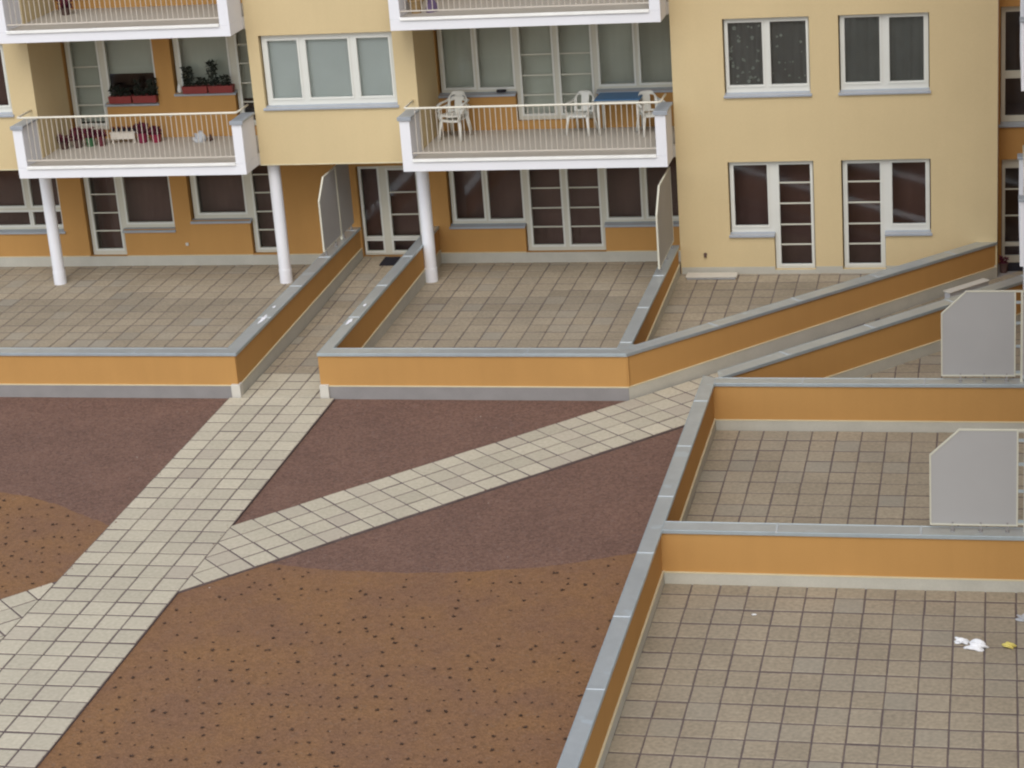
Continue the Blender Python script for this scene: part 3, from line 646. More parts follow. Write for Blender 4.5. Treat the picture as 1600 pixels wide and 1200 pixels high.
# --- balconies
def balcony(parent, x0, x1, zb, yf, yb, yloggia, full=True, bars=True):
    """zb: underside; cheeks at both ends between yf and yb; floor back to the loggia wall"""
    t_ = 0.215
    sl = MB()
    sl.box(x0, x1, yf, yb - 0.0005, zb, zb + 0.225); sl.box(x0 + t_, x1 - t_, yb, yloggia - 0.003, zb, zb + 0.225)
    o = sl.build('balcony_slab', WHITE, parent, bevel=0.006)
    for a, b_ in ((x0, x0 + t_), (x1 - t_, x1)):
        ck = MB(); ck.box(a, b_, yf, yb - 0.002, zb + 0.226, zb + 1.09); ck.build('side_wall', WHITE, o, bevel=0.006)
        cp = MB(); cp.box(a - 0.025, b_ + 0.04, yf - 0.03, yb - 0.002, zb + 1.092, zb + 1.135)
        cp.box(a - 0.03, b_ + 0.045, yf - 0.035, yf - 0.020, zb + 1.06, zb + 1.14)
        cp.build('cap', SILL, o, bevel=0.004)
    fl = MB(); fl.box(x0 + t_ + 0.002, x1 - t_ - 0.002, yf + 0.02, yloggia - 0.004, zb + 0.226, zb + 0.25); fl.build('floor_covering', FLOOR_B, o)
    dr = MB(); dr.box(x0 + t_ + 0.003, x1 - t_ - 0.003, yf - 0.038, yf + 0.018, zb + 0.228, zb + 0.262)
    dr.box(x0 + t_ + 0.003, x1 - t_ - 0.003, yf - 0.038, yf - 0.030, zb + 0.205, zb + 0.2275); dr.build('drip_strip', DRIP, o, bevel=0.004)
    yr = yf + 0.07
    ra = MB()
    xa, xb = x0 + 0.11, x1 - 0.10
    ra.tube([(xa, yb - 0.003, zb + 1.295), (xa, yr + 0.06, zb + 1.295), (xa + 0.018, yr + 0.018, zb + 1.295), (xa + 0.06, yr, zb + 1.295), (xb - 0.06, yr, zb + 1.295), (xb - 0.018, yr + 0.018, zb + 1.295), (xb, yr + 0.06, zb + 1.295), (xb, yb - 0.003, zb + 1.295)], 0.022, 10)
    ra.build('handrail', RAIL, o, smooth=True)
    ba = MB(); ba.box(x0 + t_ + 0.002, x1 - t_ - 0.002, yr - 0.012, yr + 0.012, zb + 0.36, zb + 0.385)
    L = x1 - x0 - 2 * t_; n = int(round(L / 0.112)); n = n if bars else 4
    for i in range(1, n):
        x = x0 + t_ + L * i / n; ba.tube([(x, yr, zb + 0.37), (x, yr, zb + 1.28)], 0.0085, 6)
    ba.build('baluster_row', BARS, o)
    return o
for k in range(1, NF + 1):
    zb = 2.69 + (k - 1) * ST
    balcony(B, -20.34, -15.24, zb, 41.19, D, W)
    balcony(B, -11.87, -6.43, zb, 41.19, D, W)
    # soffit strips beside the loggia slabs
    # side walls of the loggias are the mass end walls; small gaps closed by floor strips
    g_ = MB()
    g_.box(-20.10, -20.126, D, W - 0.003, zb, zb + 0.22); g_.box(-15.455, -15.201, D, W - 0.003, zb, zb + 0.248)
    g_.box(-6.645, -6.381, D, W - 0.003, zb, zb + 0.248)
    g_.build('floor_edge', FLOOR_B, B)
# small fittings on the walls
f_ = MB(); f_.tube([(-5.87, D - 0.03, 0.64), (-5.87, D, 0.64)], 0.035, 12); f_.box(-5.895, -5.845, D - 0.035, D, 0.58, 0.63); f_.build('wall_tap', BROWN, B)
f_ = MB(); f_.box(-17.775, -17.705, W - 0.03, W, 0.455, 0.525); f_.build('socket', WHITE_B, B, bevel=0.01)
f_ = MB(); f_.box(-17.775, -17.705, W - 0.03, W, 0.515 + ST, 0.575 + ST); f_.build('socket', WHITE_B, B, bevel=0.01)

# --- corner recess with the second entry door
YE = 42.9
eo = [(0.04, 1.55, 0.10, 2.16)]
hol = [(0.03, 1.56, 0.08, 2.28)] + [(0.0, 1.6, 2.93 + k * ST, 5.34 + k * ST - 0.0) for k in (0, 1, 2, 3)]
wl = MB(); wl.cells([(-0.04, 2.3, -0.05, TOP)], hol, YE, YE + 0.3); wl.build('corner_wall', ORANGE, B)
window(B, YE, [(0.04, 1.55, 0.10, 2.27)], [(0.10, 0.40, 0.53, 2.08), (0.60, 1.45, 0.53, 2.08), (0.10, 0.40, 0.25, 0.45), (0.60, 1.45, 0.25, 0.45)],
       [(0.10, 0.40, 1.64), (0.10, 0.40, 1.09), (0.60, 1.45, 1.64), (0.60, 1.45, 1.09)], None, 'entry_door', sash=False)
for k in (0, 1, 2, 3):
    window(B, YE, [(0.01, 1.59, 3.03 + k * ST, 5.33 + k * ST)], [(0.09, 0.75, 3.15 + k * ST, 3.90 + k * ST), (0.09, 0.75, 4.05 + k * ST, 5.22 + k * ST), (0.85, 1.5, 3.15 + k * ST, 3.90 + k * ST), (0.85, 1.5, 4.05 + k * ST, 5.22 + k * ST)],
           (), [(-0.03, 1.62, 3.03 + k * ST)], 'stair_window', sash=False)
ib = MB(); ib.box(-0.04, 2.3, YE + 2.0, YE + 2.1, 0, TOP)
for k in range(NF): ib.box(-0.04, 2.3, YE + 0.301, YE + 2.0, k * ST - 0.1, k * ST + 0.07)
ib.build('stairwell', ROOM, B)

# ------------------------------------------------------------------ right wing (only its balcony corners show at the right edge)
Wg = thing('apartment_wing', 'right hand apartment wing whose white balcony corners show at the right edge', 'building', (4, 30, 0))
XW = 2.3
WTOP = 15.2
hol = [(y, y + 2.6, 0.25 + k * ST + (0.0), 2.4 + k * ST) for y in (20.6, 24.4, 29.6, 35.0) for k in range(NF)]
wl = MB(); wl.cells([(20.0, 42.89, -0.05, WTOP)], hol, XW, XW + 0.3, 0, 'x'); wl.build('wing_wall', ORANGE, Wg)
for y in (20.6, 24.4, 29.6, 35.0):
    for k in range(NF):
        z = k * ST
        window(Wg, XW, [(y + 0.02, y + 2.58, 0.27 + z, 2.38 + z)], [(y + 0.12, y + 0.82, 0.42 + z, 2.27 + z), (y + 0.95, y + 1.65, 0.42 + z, 2.27 + z), (y + 1.78, y + 2.48, 0.42 + z, 2.27 + z)], (), None, 'terrace_door', axis='x')
ib = MB(); ib.box(XW + 2.0, XW + 2.1, 20.3, 42.8, 0, WTOP - 0.1)
for k in range(NF + 1): ib.box(XW + 0.301, XW + 2.0, 20.3, 42.8, k * ST - 0.1, k * ST + 0.07)
ib.build('interior_walls', ROOM, Wg)
rf = MB(); rf.box(XW - 0.1, XW + 9, 19.9, 42.88, WTOP + 0.001, WTOP + 0.25); rf.build('roof', PLINTH_G, Wg)
ew = MB(); ew.box(XW + 0.301, XW + 8.9, 20.002, 20.29, -0.05, WTOP - 0.002); ew.build('end_wall', CREAM, Wg)
ew = MB(); ew.box(XW + 8.6, XW + 8.9, 20.291, 42.8, -0.05, WTOP - 0.002); ew.build('back_wall', CREAM, Wg)
def wing_balcony(y0, y1, zb, x0=0.32):
    sl = MB(); sl.box(x0, XW - 0.002, y0, y1, zb, zb + 0.225); o = sl.build('balcony_slab', WHITE, Wg, bevel=0.006)
    for a, b_ in ((y0, y0 + 0.215), (y1 - 0.215, y1)):
        ck = MB(); ck.box(x0, XW - 0.002, a, b_, zb + 0.226, zb + 1.09); ck.build('side_wall', WHITE, o, bevel=0.006)
        cp = MB(); cp.box(x0 - 0.03, XW - 0.002, a - 0.03, b_ + 0.03, zb + 1.092, zb + 1.135); cp.build('cap', SILL, o, bevel=0.004)
    ra = MB(); ra.tube([(x0 + 0.08, y0 + 0.1, zb + 1.295), (x0 + 0.08, y1 - 0.1, zb + 1.295)], 0.022, 10)
    ra.build('handrail', RAIL, o, smooth=True)
    ba = MB(); ba.box(x0 + 0.07, x0 + 0.09, y0 + 0.22, y1 - 0.22, zb + 0.36, zb + 0.385)
    n = int((y1 - y0 - 0.43) / 0.112)
    for i in range(1, n):
        y = y0 + 0.215 + (y1 - y0 - 0.43) * i / n; ba.tube([(x0 + 0.08, y, zb + 0.37), (x0 + 0.08, y, zb + 1.28)], 0.0085, 6)
    ba.build('baluster_row', BARS, o)
for k in range(1, NF + 1): wing_balcony(34.3, 37.25, 2.69 + (k - 1) * ST)
c = MB(); c.lathe((0.52, 35.9, 0), [(0.138, 0.0), (0.138, 0.3), (0.130, 0.303), (0.130, 2.69)], 28)
o = c.build('column', WHITE, Wg, smooth=True); m_ = o.modifiers.new('edge', 'EDGE_SPLIT'); m_.split_angle = math.radians(35)

# ------------------------------------------------------------------ privacy screens
def ring(poly, w_):
    """inset of a convex polygon"""
    poly = ccw(poly); n = len(poly); out = []
    for i in range(n):
        p0, p1, p2 = Vector(poly[i - 1]), Vector(poly[i]), Vector(poly[(i + 1) % n])
        a = (p1 - p0).normalized(); b_ = (p2 - p1).normalized(); na = Vector((-a.y, a.x)); nb = Vector((-b_.y, b_.x))
        bis = (na + nb).normalized(); out.append(tuple(p1 + bis * (w_ / max(0.3, bis.dot(na)))))
    return poly, out
def frame_prism(mb, poly, w_, d0, d1, axis, m=0):
    o, i = ring(poly, w_); n = len(o)
    for k in range(n):
        j = (k + 1) % n; q = [o[k], o[j], i[j], i[k]]
        (mb.prism_x if axis == 'x' else mb.prism_y)(q, d0, d1, m)
def screen(label, poly, d, axis, posts, extra=None):
    """poly: outline in (y,z) for axis x or (x,z) for axis y"""
    o_ = thing('privacy_screen', label, 'privacy screen', (0, 0, 0), 'grey privacy screens on the terrace walls')
    pn = MB(); _, inn = ring(poly, 0.012); (pn.prism_x if axis == 'x' else pn.prism_y)(inn, d - 0.010, d + 0.010); pn.build('panel', PANEL, o_)
    fr = MB(); frame_prism(fr, poly, 0.022, d - 0.018, d + 0.018, axis)
    fr.build('frame', PANEL_F, o_, bevel=0.003)
    for (a, z0, z1) in posts:
        pm = MB()
        if axis == 'x': pm.box(d - 0.022, d + 0.022, a - 0.018, a + 0.018, z0, z1)
        else: pm.box(a - 0.018, a + 0.018, d - 0.022, d + 0.022, z0, z1)
        pm.build('post', PANEL_F, o_)
    return o_
def feet(o_, pts):
    for (x, y, z) in pts:
        b_ = MB(); b_.box(x - 0.03, x + 0.03, y - 0.03, y + 0.03, z, z + 0.012); b_.box(x - 0.014, x + 0.014, y - 0.014, y + 0.014, z + 0.012, z + 0.14); b_.build('foot_bracket', PLINTH_G, o_)
s1 = screen('white edged screen panel on the left terrace side wall near the entry door', [(41.35, 0.95), (42.62, 0.95), (42.62, 2.46), (41.78, 2.46), (41.35, 2.05)], -13.80, 'x', [(42.645, 0.85, 2.46)])
pn = MB(); pn.prism_x([(42.67, 0.95), (43.60, 0.95), (43.60, 2.46), (42.67, 2.46)], -13.81, -13.79); pn.build('panel', PANEL, s1)
feet(s1, [(-13.80, y, ZC) for y in (41.5, 42.2, 42.8, 43.4)])
s2 = screen('tall narrow looking screen panel beside the cream facade corner', [(40.02, 0.93), (41.97, 0.93), (41.97, 2.50), (40.50, 2.50), (40.02, 2.03)], -6.52, 'x', [])
feet(s2, [(-6.52, y, ZC) for y in (40.25, 41.0, 41.75)])
for lab, y, zt in (('grey screen panel with cut corner on the farther cross wall', 33.95, 2.40), ('grey screen panel with cut corner on the nearer cross wall', 27.90, 2.36)):
    s3 = screen(lab, [(-0.93, 0.93), (0.26, 0.93), (0.26, zt), (-0.53, zt), (-0.93, zt - 0.385)], y, 'y', [(0.355, ZC, zt - 0.01)])
    feet(s3, [(x, y, ZC) for x in (-0.62, -0.24, 0.12)])
    tp = MB(); tp.box(0.262, 1.6, y - 0.018, y + 0.018, zt - 0.025, zt); tp.box(0.262, 0.336, y - 0.01, y + 0.01, 0.95, 0.985)
    tp.build('frame', PANEL_F, s3)
    pn = MB(); pn.box(0.375, 1.6, y - 0.01, y + 0.01, 0.95, zt - 0.026); pn.build('panel', PANEL, s3)
    bo = MB()
    for z in (1.0, 1.45, 1.85, 2.2): bo.box(0.262, 0.336, y - 0.014, y + 0.014, z - 0.02, z + 0.02)
    bo.build('hinge_bolt', COPING_L, s3)

# ------------------------------------------------------------------ furniture on the middle balcony
ZB = 2.69 + 0.25
def make_chair(name, label, m=PLASTIC, group='white plastic chairs on the balcony'):
    o_ = thing(name, label, 'chair', (0, 0, 0), group)
    # seat faces -y; origin on the floor under the seat centre
    st = MB(); n = 10; b = 0
    rows = []
    for j in range(n + 1):
        y = -0.22 + 0.44 * j / n; row = []
        for i in range(n + 1):
            x = (-0.22 + 0.44 * i / n) * (1.0 - 0.10 * j / n)
            z = 0.435 - 0.018 * (1 - (x / 0.22) ** 2) - 0.02 * j / n - (0.025 if j == 0 else 0)
            row.append(len(st.v)); st.v.append((x, y, z))
        rows.append(row)
    for j in range(n):
        for i in range(n): st.face([rows[j][i], rows[j][i + 1], rows[j + 1][i + 1], rows[j + 1][i]])
    so = st.build('seat', m, o_, smooth=True); md = so.modifiers.new('solid', 'SOLIDIFY'); md.thickness = 0.016
    # back: shell with an opening each side of the broad centre slat
    bk = MB(); ns, nz = 16, 10; idx = {}
    def bp(u_, v_):
        wd = 0.21 + 0.03 * v_ - 0.09 * max(0, v_ - 0.72) / 0.28 * (abs(u_) ** 1.5)
        x = u_ * wd; z = 0.42 + 0.42 * v_ - 0.045 * abs(u_) ** 3 * v_
        y = 0.20 + 0.10 * v_ - 0.07 * u_ * u_
        return (x, y, z)
    for i in range(ns + 1):
        for j in range(nz + 1): idx[i, j] = len(bk.v); bk.v.append(bp(-1 + 2 * i / ns, j / nz))
    for i in range(ns):
        for j in range(nz):
            u_ = abs(-1 + 2 * (i + 0.5) / ns); v_ = (j + 0.5) / nz
            if 0.36 < u_ < 0.80 and 0.12 < v_ < 0.80: continue
            bk.face([idx[i, j], idx[i + 1, j], idx[i + 1, j + 1], idx[i, j + 1]])
    bo = bk.build('backrest', m, o_, smooth=True); md = bo.modifiers.new('solid', 'SOLIDIFY'); md.thickness = 0.014; md.offset = 0
    for sx in (-1, 1):
        lg = MB(); lg.tube([(sx * 0.205, -0.20, 0.42), (sx * 0.235, -0.235, 0.20), (sx * 0.25, -0.26, 0.0)], 0.032, 8, 0, 0.024); lg.build('leg', m, o_, smooth=True)
        lg = MB(); lg.tube([(sx * 0.19, 0.19, 0.42), (sx * 0.21, 0.25, 0.2), (sx * 0.225, 0.30, 0.0)], 0.030, 8, 0, 0.022); lg.build('leg', m, o_, smooth=True)
        ar = MB(); ar.tube([(sx * 0.215, -0.21, 0.40), (sx * 0.262, -0.235, 0.54), (sx * 0.272, -0.20, 0.625), (sx * 0.268, -0.05, 0.645), (sx * 0.25, 0.12, 0.645), (sx * 0.232, 0.25, 0.66)], 0.026, 8); ar.build('armrest', m, o_, smooth=True)
    return o_
ch = make_chair('plastic_chair', 'plastic chair with oval openings in its back, between the balcony door and the blue table')
ch.location = (-8.50, 43.18, ZB); ch.rotation_euler = (0, 0, math.radians(-12))
c2 = copy_thing(ch, (-7.02, 43.05, ZB), (0, 0, math.radians(28)), 'plastic chair half hidden by the right end of the balcony railing')
c3 = copy_thing(ch, (-11.18, 42.98, ZB), (0, 0, math.radians(-12)), 'lower chair of the pair stacked in the left end of the balcony')
c4 = copy_thing(ch, (-11.18, 43.02, ZB + 0.10), (0, 0, math.radians(-12)), 'upper chair of the pair stacked in the left end of the balcony')
tb = thing('balcony_table', 'small table with blue top and white legs on the middle balcony', 'table', (-7.68, 43.2, ZB))
m_ = MB(); m_.box(-8.16, -7.20, 42.86, 43.56, 3.675, 3.705); m_.build('table_top', BLUE, tb, bevel=0.012)
m_ = MB(); m_.cells([(-8.12, -7.24, 3.60, 3.674)], [], 42.90, 42.92); m_.cells([(-8.12, -7.24, 3.60, 3.674)], [], 43.50, 43.52); m_.build('table_rim', PLASTIC, tb)
for x in (-8.09, -7.27):
    for y in (42.94, 43.48):
        m_ = MB(); m_.tube([(x, y, ZB), (x * 1.0, y, 3.675)], 0.026, 10); m_.build('leg', PLASTIC, tb, smooth=True)
o = MB().box(-10.38, -10.18, W - 0.03, W + 0.06, 3.752, 3.80).build('ashtray', BLACK, bevel=0.012)
tag(o, 'small black object lying on the grey sill of the middle balcony window', 'ashtray')

# ------------------------------------------------------------------ plants
def leaf_clump(mb, c, rad, h, n, rnd, size=0.06):
    for _ in range(n):
        th = rnd.uniform(0, 6.283); rr = rad * math.sqrt(rnd.random()); z = rnd.uniform(0, h)
        p = Vector((c[0] + rr * math.cos(th), c[1] + rr * math.sin(th) * 0.6, c[2] + z))
        a = Vector((rnd.gauss(0, 1), rnd.gauss(0, 1), rnd.gauss(0.3, 0.8))).normalized(); b_ = a.cross(Vector((rnd.gauss(0, 1), rnd.gauss(0, 1), rnd.gauss(0, 1)))).normalized()
        s_ = size * rnd.uniform(0.6, 1.3); k = len(mb.v)
        mb.v += [tuple(p - a * s_), tuple(p + b_ * s_ * 0.4), tuple(p + a * s_), tuple(p - b_ * s_ * 0.4)]
        mb.face([k, k + 1, k + 2, k + 3])
rnd = random.Random(4)
def flower_box(label, x0, x1, z0, h, clumps, n_seed):
    o_ = thing('flower_box', label, 'flower box', ((x0 + x1) / 2, W - 0.05, z0), 'red flower boxes on the window sills')
    m_ = MB(); y0, y1 = W - 0.14, W + 0.05
    m_.v += [(x0 + 0.015, y0 + 0.015, z0), (x1 - 0.015, y0 + 0.015, z0), (x1 - 0.015, y1 - 0.015, z0), (x0 + 0.015, y1 - 0.015, z0), (x0, y0, z0 + 0.16), (x1, y0, z0 + 0.16), (x1, y1, z0 + 0.16), (x0, y1, z0 + 0.16),
             (x0 + 0.015, y0 + 0.015, z0 + 0.15), (x1 - 0.015, y0 + 0.015, z0 + 0.15), (x1 - 0.015, y1 - 0.015, z0 + 0.15), (x0 + 0.015, y1 - 0.015, z0 + 0.15)]
    for q in ((0, 3, 2, 1), (0, 1, 5, 4), (1, 2, 6, 5), (2, 3, 7, 6), (3, 0, 4, 7), (4, 5, 9, 8), (5, 6, 10, 9), (6, 7, 11, 10), (7, 4, 8, 11), (8, 9, 10, 11)): m_.face(q)
    m_.build('box', REDBOX, o_)
    r2 = random.Random(n_seed); lf = MB()
    for (fx, hh, rad, nn) in clumps:
        cx = x0 + (x1 - x0) * fx; leaf_clump(lf, (cx, (y0 + y1) / 2, z0 + 0.15), rad, hh, nn, r2, 0.05)
    lf.build('foliage', LEAF, o_, recalc=False)
    return o_
k1 = ST
flower_box('red planter box with low dark leaves, left of two on the left balcony window', -19.10, -18.56, 3.745, 0, [(0.25, 0.22, 0.14, 110), (0.7, 0.16, 0.13, 90)], 1)
flower_box('red planter box with spiky plants beside the orange wall on the left balcony window', -18.54, -17.98, 3.745, 0, [(0.2, 0.36, 0.09, 80), (0.55, 0.16, 0.10, 50), (0.85, 0.36, 0.12, 130)], 2)
flower_box('red planter box with a dense dark bush on the window near the balcony corner', -17.36, -16.78, 3.92, 0, [(0.25, 0.42, 0.13, 190), (0.75, 0.18, 0.12, 60)], 3)
flower_box('red planter box with the tallest dark plant on the window near the balcony corner', -16.76, -16.20, 3.92, 0, [(0.2, 0.55, 0.13, 210), (0.7, 0.22, 0.12, 80)], 4)
wj = MB(); wj.lathe((-17.44, W - 0.05, 3.945), [(0.045, 0), (0.055, 0.05), (0.04, 0.14), (0.025, 0.17), (0.03, 0.19)], 14); o = wj.build('watering_jug', PLASTIC, smooth=True)
tag(o, 'small white jug on the sill beside the red box near the balcony corner', 'jug')

def pot_plant(label, x, y, z, rpot, hpot, pot_m, clumps, leaf_m, seed, group=None, cat='potted plant', parent_name='potted_plant'):
    o_ = thing(parent_name, label, cat, (x, y, z), group)
    p_ = MB(); p_.lathe((x, y, z), [(rpot * 0.72, 0), (rpot * 0.95, hpot * 0.9), (rpot * 1.08, hpot * 0.9), (rpot * 1.08, hpot), (rpot * 0.9, hpot), (rpot * 0.88, hpot * 0.9)], 18); p_.build('pot', pot_m, o_, smooth=False)
    r2 = random.Random(seed); lf = MB()
    for (dx, dy, hh, rad, nn) in clumps: leaf_clump(lf, (x + dx, y + dy, z + hpot * 0.9), rad, hh, nn, r2, 0.055)
    lf.build('foliage', leaf_m, o_, recalc=False)
    return o_
gp = 'dark potted plants on the left balcony'
pot_plant('dark potted plant nearest the left side wall of the balcony', -19.93, 42.75, ZB, 0.10, 0.16, BROWN, [(0, 0, 0.16, 0.14, 120)], LEAF_R, 21, gp)
pot_plant('dark red leaved potted plant, second from the left side wall of the balcony', -19.66, 42.85, ZB, 0.11, 0.18, BROWN, [(0, 0, 0.26, 0.15, 190)], LEAF_R, 22, gp)
pot_plant('potted plant in a green pot in front of the door frame', -19.40, 42.95, ZB, 0.11, 0.2, mat('green_pot', (0.04, 0.12, 0.05), 0.5, 0.3), [(0, 0, 0.22, 0.14, 170)], LEAF_R, 23, gp)
pot_plant('dark red potted plant standing left of the white bench', -19.16, 42.98, ZB, 0.10, 0.22, mat('wine_pot', (0.12, 0.02, 0.03), 0.5, 0.3), [(0, 0, 0.15, 0.13, 130)], LEAF_R, 24, gp)
pot_plant('dark red potted plant standing right of the white bench', -18.28, 43.20, ZB, 0.12, 0.22, mat('crimson_pot', (0.20, 0.02, 0.05), 0.5, 0.3), [(0, 0, 0.22, 0.16, 190)], LEAF_R, 25, gp)
pot_plant('crimson potted plant farthest from the bench, under the orange wall', -17.98, 43.22, ZB, 0.12, 0.18, mat('red_pot', (0.25, 0.02, 0.05), 0.5, 0.3), [(0, 0, 0.18, 0.14, 150)], LEAF_R, 26, gp)
bench = thing('low_bench', 'low white bench in front of the left balcony door', 'bench', (-18.75, 43.3, ZB))
m_ = MB(); m_.box(-19.02, -18.42, 43.12, 43.42, ZB + 0.22, ZB + 0.25); m_.build('seat_board', PLASTIC_P, bench, bevel=0.006)
m_ = MB(); m_.box(-19.0, -18.44, 43.13, 43.15, ZB + 0.10, ZB + 0.218); m_.build('front_board', PLASTIC_P, bench)
for x in (-18.99, -18.47):
    for y in (43.17, 43.37): MB().box(x, x + 0.03, y - 0.015, y + 0.015, ZB, ZB + 0.219).build('leg', PLASTIC_P, bench)
pp = None
for i in range(5):
    x = -18.97 + i * 0.125
    if pp is None:
        pp = thing('flower_pot', 'leftmost of five small round dark pots lined up on the low white bench', 'flower pot', (x, 43.25, ZB + 0.25), 'five small dark pots on the white bench')
        q = MB(); q.lathe((x, 43.25, ZB + 0.25), [(0.03, 0), (0.042, 0.05), (0.048, 0.05), (0.048, 0.065), (0.036, 0.065), (0.034, 0.055)], 14); q.build('pot', BLACK, pp)
        lf = MB(); leaf_clump(lf, (x, 43.25, ZB + 0.30), 0.04, 0.05, 40, random.Random(3), 0.022); lf.build('foliage', LEAF_R, pp, recalc=False)
        base_x = x
    else: copy_thing(pp, (x, 43.25, ZB + 0.25), label=['', 'second of five small dark pots from the left end of the white bench', 'middle one of five small dark pots on the low white bench', 'fourth of five small dark pots from the left end of the white bench', 'rightmost of five small dark pots lined up on the low white bench'][i])

def crumple(name, label, cat, c, sx, sy, sz, m, seed, sub=3):
    bm = bmesh.new(); bmesh.ops.create_icosphere(bm, subdivisions=sub, radius=1.0); r2 = random.Random(seed)
    ph = [(r2.uniform(2, 6), r2.uniform(2, 6), r2.uniform(2, 6), r2.uniform(0, 6)) for _ in range(7)]
    for v in bm.verts:
        p_ = v.co.copy(); k = 1.0
        for (a, b_, c_, d_) in ph: k += 0.13 * math.sin(a * p_.x + b_ * p_.y + c_ * p_.z + d_)
        k += r2.uniform(-0.06, 0.06)
        v.co = Vector((c[0] + p_.x * sx * k, c[1] + p_.y * sy * k, c[2] + max(-0.2, p_.z) * sz * k + sz * 0.2))
    me = bpy.data.meshes.new(name); bm.to_mesh(me); bm.free(); me.materials.append(m)
    o_ = bpy.data.objects.new(name, me); COL.objects.link(o_); return tag(o_, label, cat)
crumple('plastic_bag', 'pale crumpled bag on the floor at the right end of the left balcony', 'bag', (-16.98, 43.2, ZB), 0.13, 0.11, 0.15, GPAPER, 5)
crumple('shoe', 'small dark red shoe beside the pale bag on the left balcony', 'shoe', (-16.74, 43.24, ZB), 0.045, 0.10, 0.09, BROWN, 6)
pot_plant('dark purple potted plant behind the railing of the top left balcony', -19.55, 42.95, ZB + ST, 0.11, 0.16, BROWN, [(0, 0, 0.2, 0.17, 160)], LEAF_R, 31)
# top middle balcony
bk = thing('wicker_basket', 'brown wicker basket at the left end of the top middle balcony', 'basket', (-11.45, 41.7, ZB + ST))
q = MB(); q.lathe((-11.45, 41.72, ZB + ST), [(0.10, 0), (0.15, 0.24), (0.165, 0.24), (0.165, 0.27), (0.14, 0.27), (0.13, 0.22)], 20); q.build('basket_body', WICKER, bk)
q = MB(); q.tube([(-11.45 + 0.15 * math.cos(a), 41.72, ZB + ST + 0.26 + 0.17 * math.sin(a)) for a in [math.pi * i / 12 for i in range(13)]], 0.012, 6); q.build('handle', WICKER, bk, smooth=True)
crumple('cloth_bundle', 'purple bundle beside the wicker basket on the top middle balcony', 'bundle', (-11.15, 41.8, ZB + ST), 0.10, 0.10, 0.30, mat('purple_cloth', (0.13, 0.09, 0.16), 0.9, 0.1), 9)

# ------------------------------------------------------------------ things on the ground
o = thing('door_mat', 'black door mat in front of the glazed entry door of the straight path', 'door mat', (-12.95, 43.3, 0.14), 'door mats')
q = MB(); q.prism([(-13.14, 43.02), (-12.80, 43.02), (-12.80, 43.56), (-13.14, 43.56)], lambda x, y: zpath(x, y) + 0.004, lambda x, y: zpath(x, y) + 0.03); q.build('mat_pile', BLACK, o)
o = thing('door_mat', 'dark door mat in front of the corner entry door at the right edge', 'door mat', (0.6, 42.6, 0.12), 'door mats')
q = MB(); q.prism([(0.10, 42.35), (1.2, 42.35), (1.2, 42.86), (0.10, 42.86)], 0.124, 0.15); q.build('mat_pile', BLACK, o)
g_ = MB(); g_.prism([(-0.05, 41.99), (1.9, 41.2), (2.29, 41.2), (2.29, 42.89), (-0.04, 42.89)], -0.02, 0.118); structure(g_.build('entry_landing', PLINTH_G), 'grey landing in front of the corner entry door', 'landing')
pt_ = pot_plant('brown clay pot with dark twigs at the foot of the cream corner', 0.08, 42.28, 0.12, 0.09, 0.2, BROWN, [(0, 0, 0.14, 0.08, 50)], BROWN and LEAF_R, 41)

def trough(name, label, c, ang_, L, w_, h, z0):
    o_ = thing(name, label, 'light trough', (c[0], c[1], z0), 'low white troughs beside the walls')
    ca, sa = math.cos(ang_), math.sin(ang_)
    P_ = lambda a, b_: (c[0] + a * ca - b_ * sa, c[1] + a * sa + b_ * ca)
    q = MB()
    q.prism([P_(-L / 2, -w_ / 2), P_(L / 2, -w_ / 2), P_(L / 2, w_ / 2), P_(-L / 2, w_ / 2)], z0, z0 + h - 0.03); q.build('body', GPAPER, o_, bevel=0.01)
    q = MB(); q.prism([P_(-L / 2 - 0.02, -w_ / 2 - 0.02), P_(L / 2 + 0.02, -w_ / 2 - 0.02), P_(L / 2 + 0.02, w_ / 2 + 0.02), P_(-L / 2 - 0.02, w_ / 2 + 0.02)], z0 + h - 0.029, z0 + h); q.build('lid', WHITE_B, o_, bevel=0.008)
    return o_
trough('drain_cover', 'white flat box on the narrow terrace against the cream facade', (-5.72, 41.74, ), 0.0, 1.00, 0.26, 0.07, 0.215)
trough('drain_cover', 'white slatted box standing in the diagonal path near its top end', (-0.62, 40.62), ang, 1.05, 0.15, 0.24, 0.14)

crumple('crumpled_paper', 'large crumpled white paper on the lower right terrace', 'litter', (-0.27, 26.02, 0.01), 0.12, 0.09, 0.07, PAPER, 12, 4)
crumple('crumpled_paper', 'white twisted end of paper just left of the large crumpled paper', 'litter', (-0.47, 26.14, 0.01), 0.10, 0.05, 0.05, PAPER, 13)
crumple('yellow_wrapper', 'yellow crumpled wrapper near the right edge of the lower terrace', 'litter', (0.14, 26.06, 0.01), 0.085, 0.06, 0.05, YPAPER, 14)
crumple('plastic_sheet', 'grey plastic scrap at the right edge of the lower terrace', 'litter', (0.34, 26.9, 0.01), 0.09, 0.10, 0.03, GPAPER, 15)
crumple('paper_scrap', 'tiny white scrap of paper on the lower terrace close to the cross wall', 'litter', (-3.29, 26.80, 0.004), 0.035, 0.02, 0.012, PAPER, 16, 2)

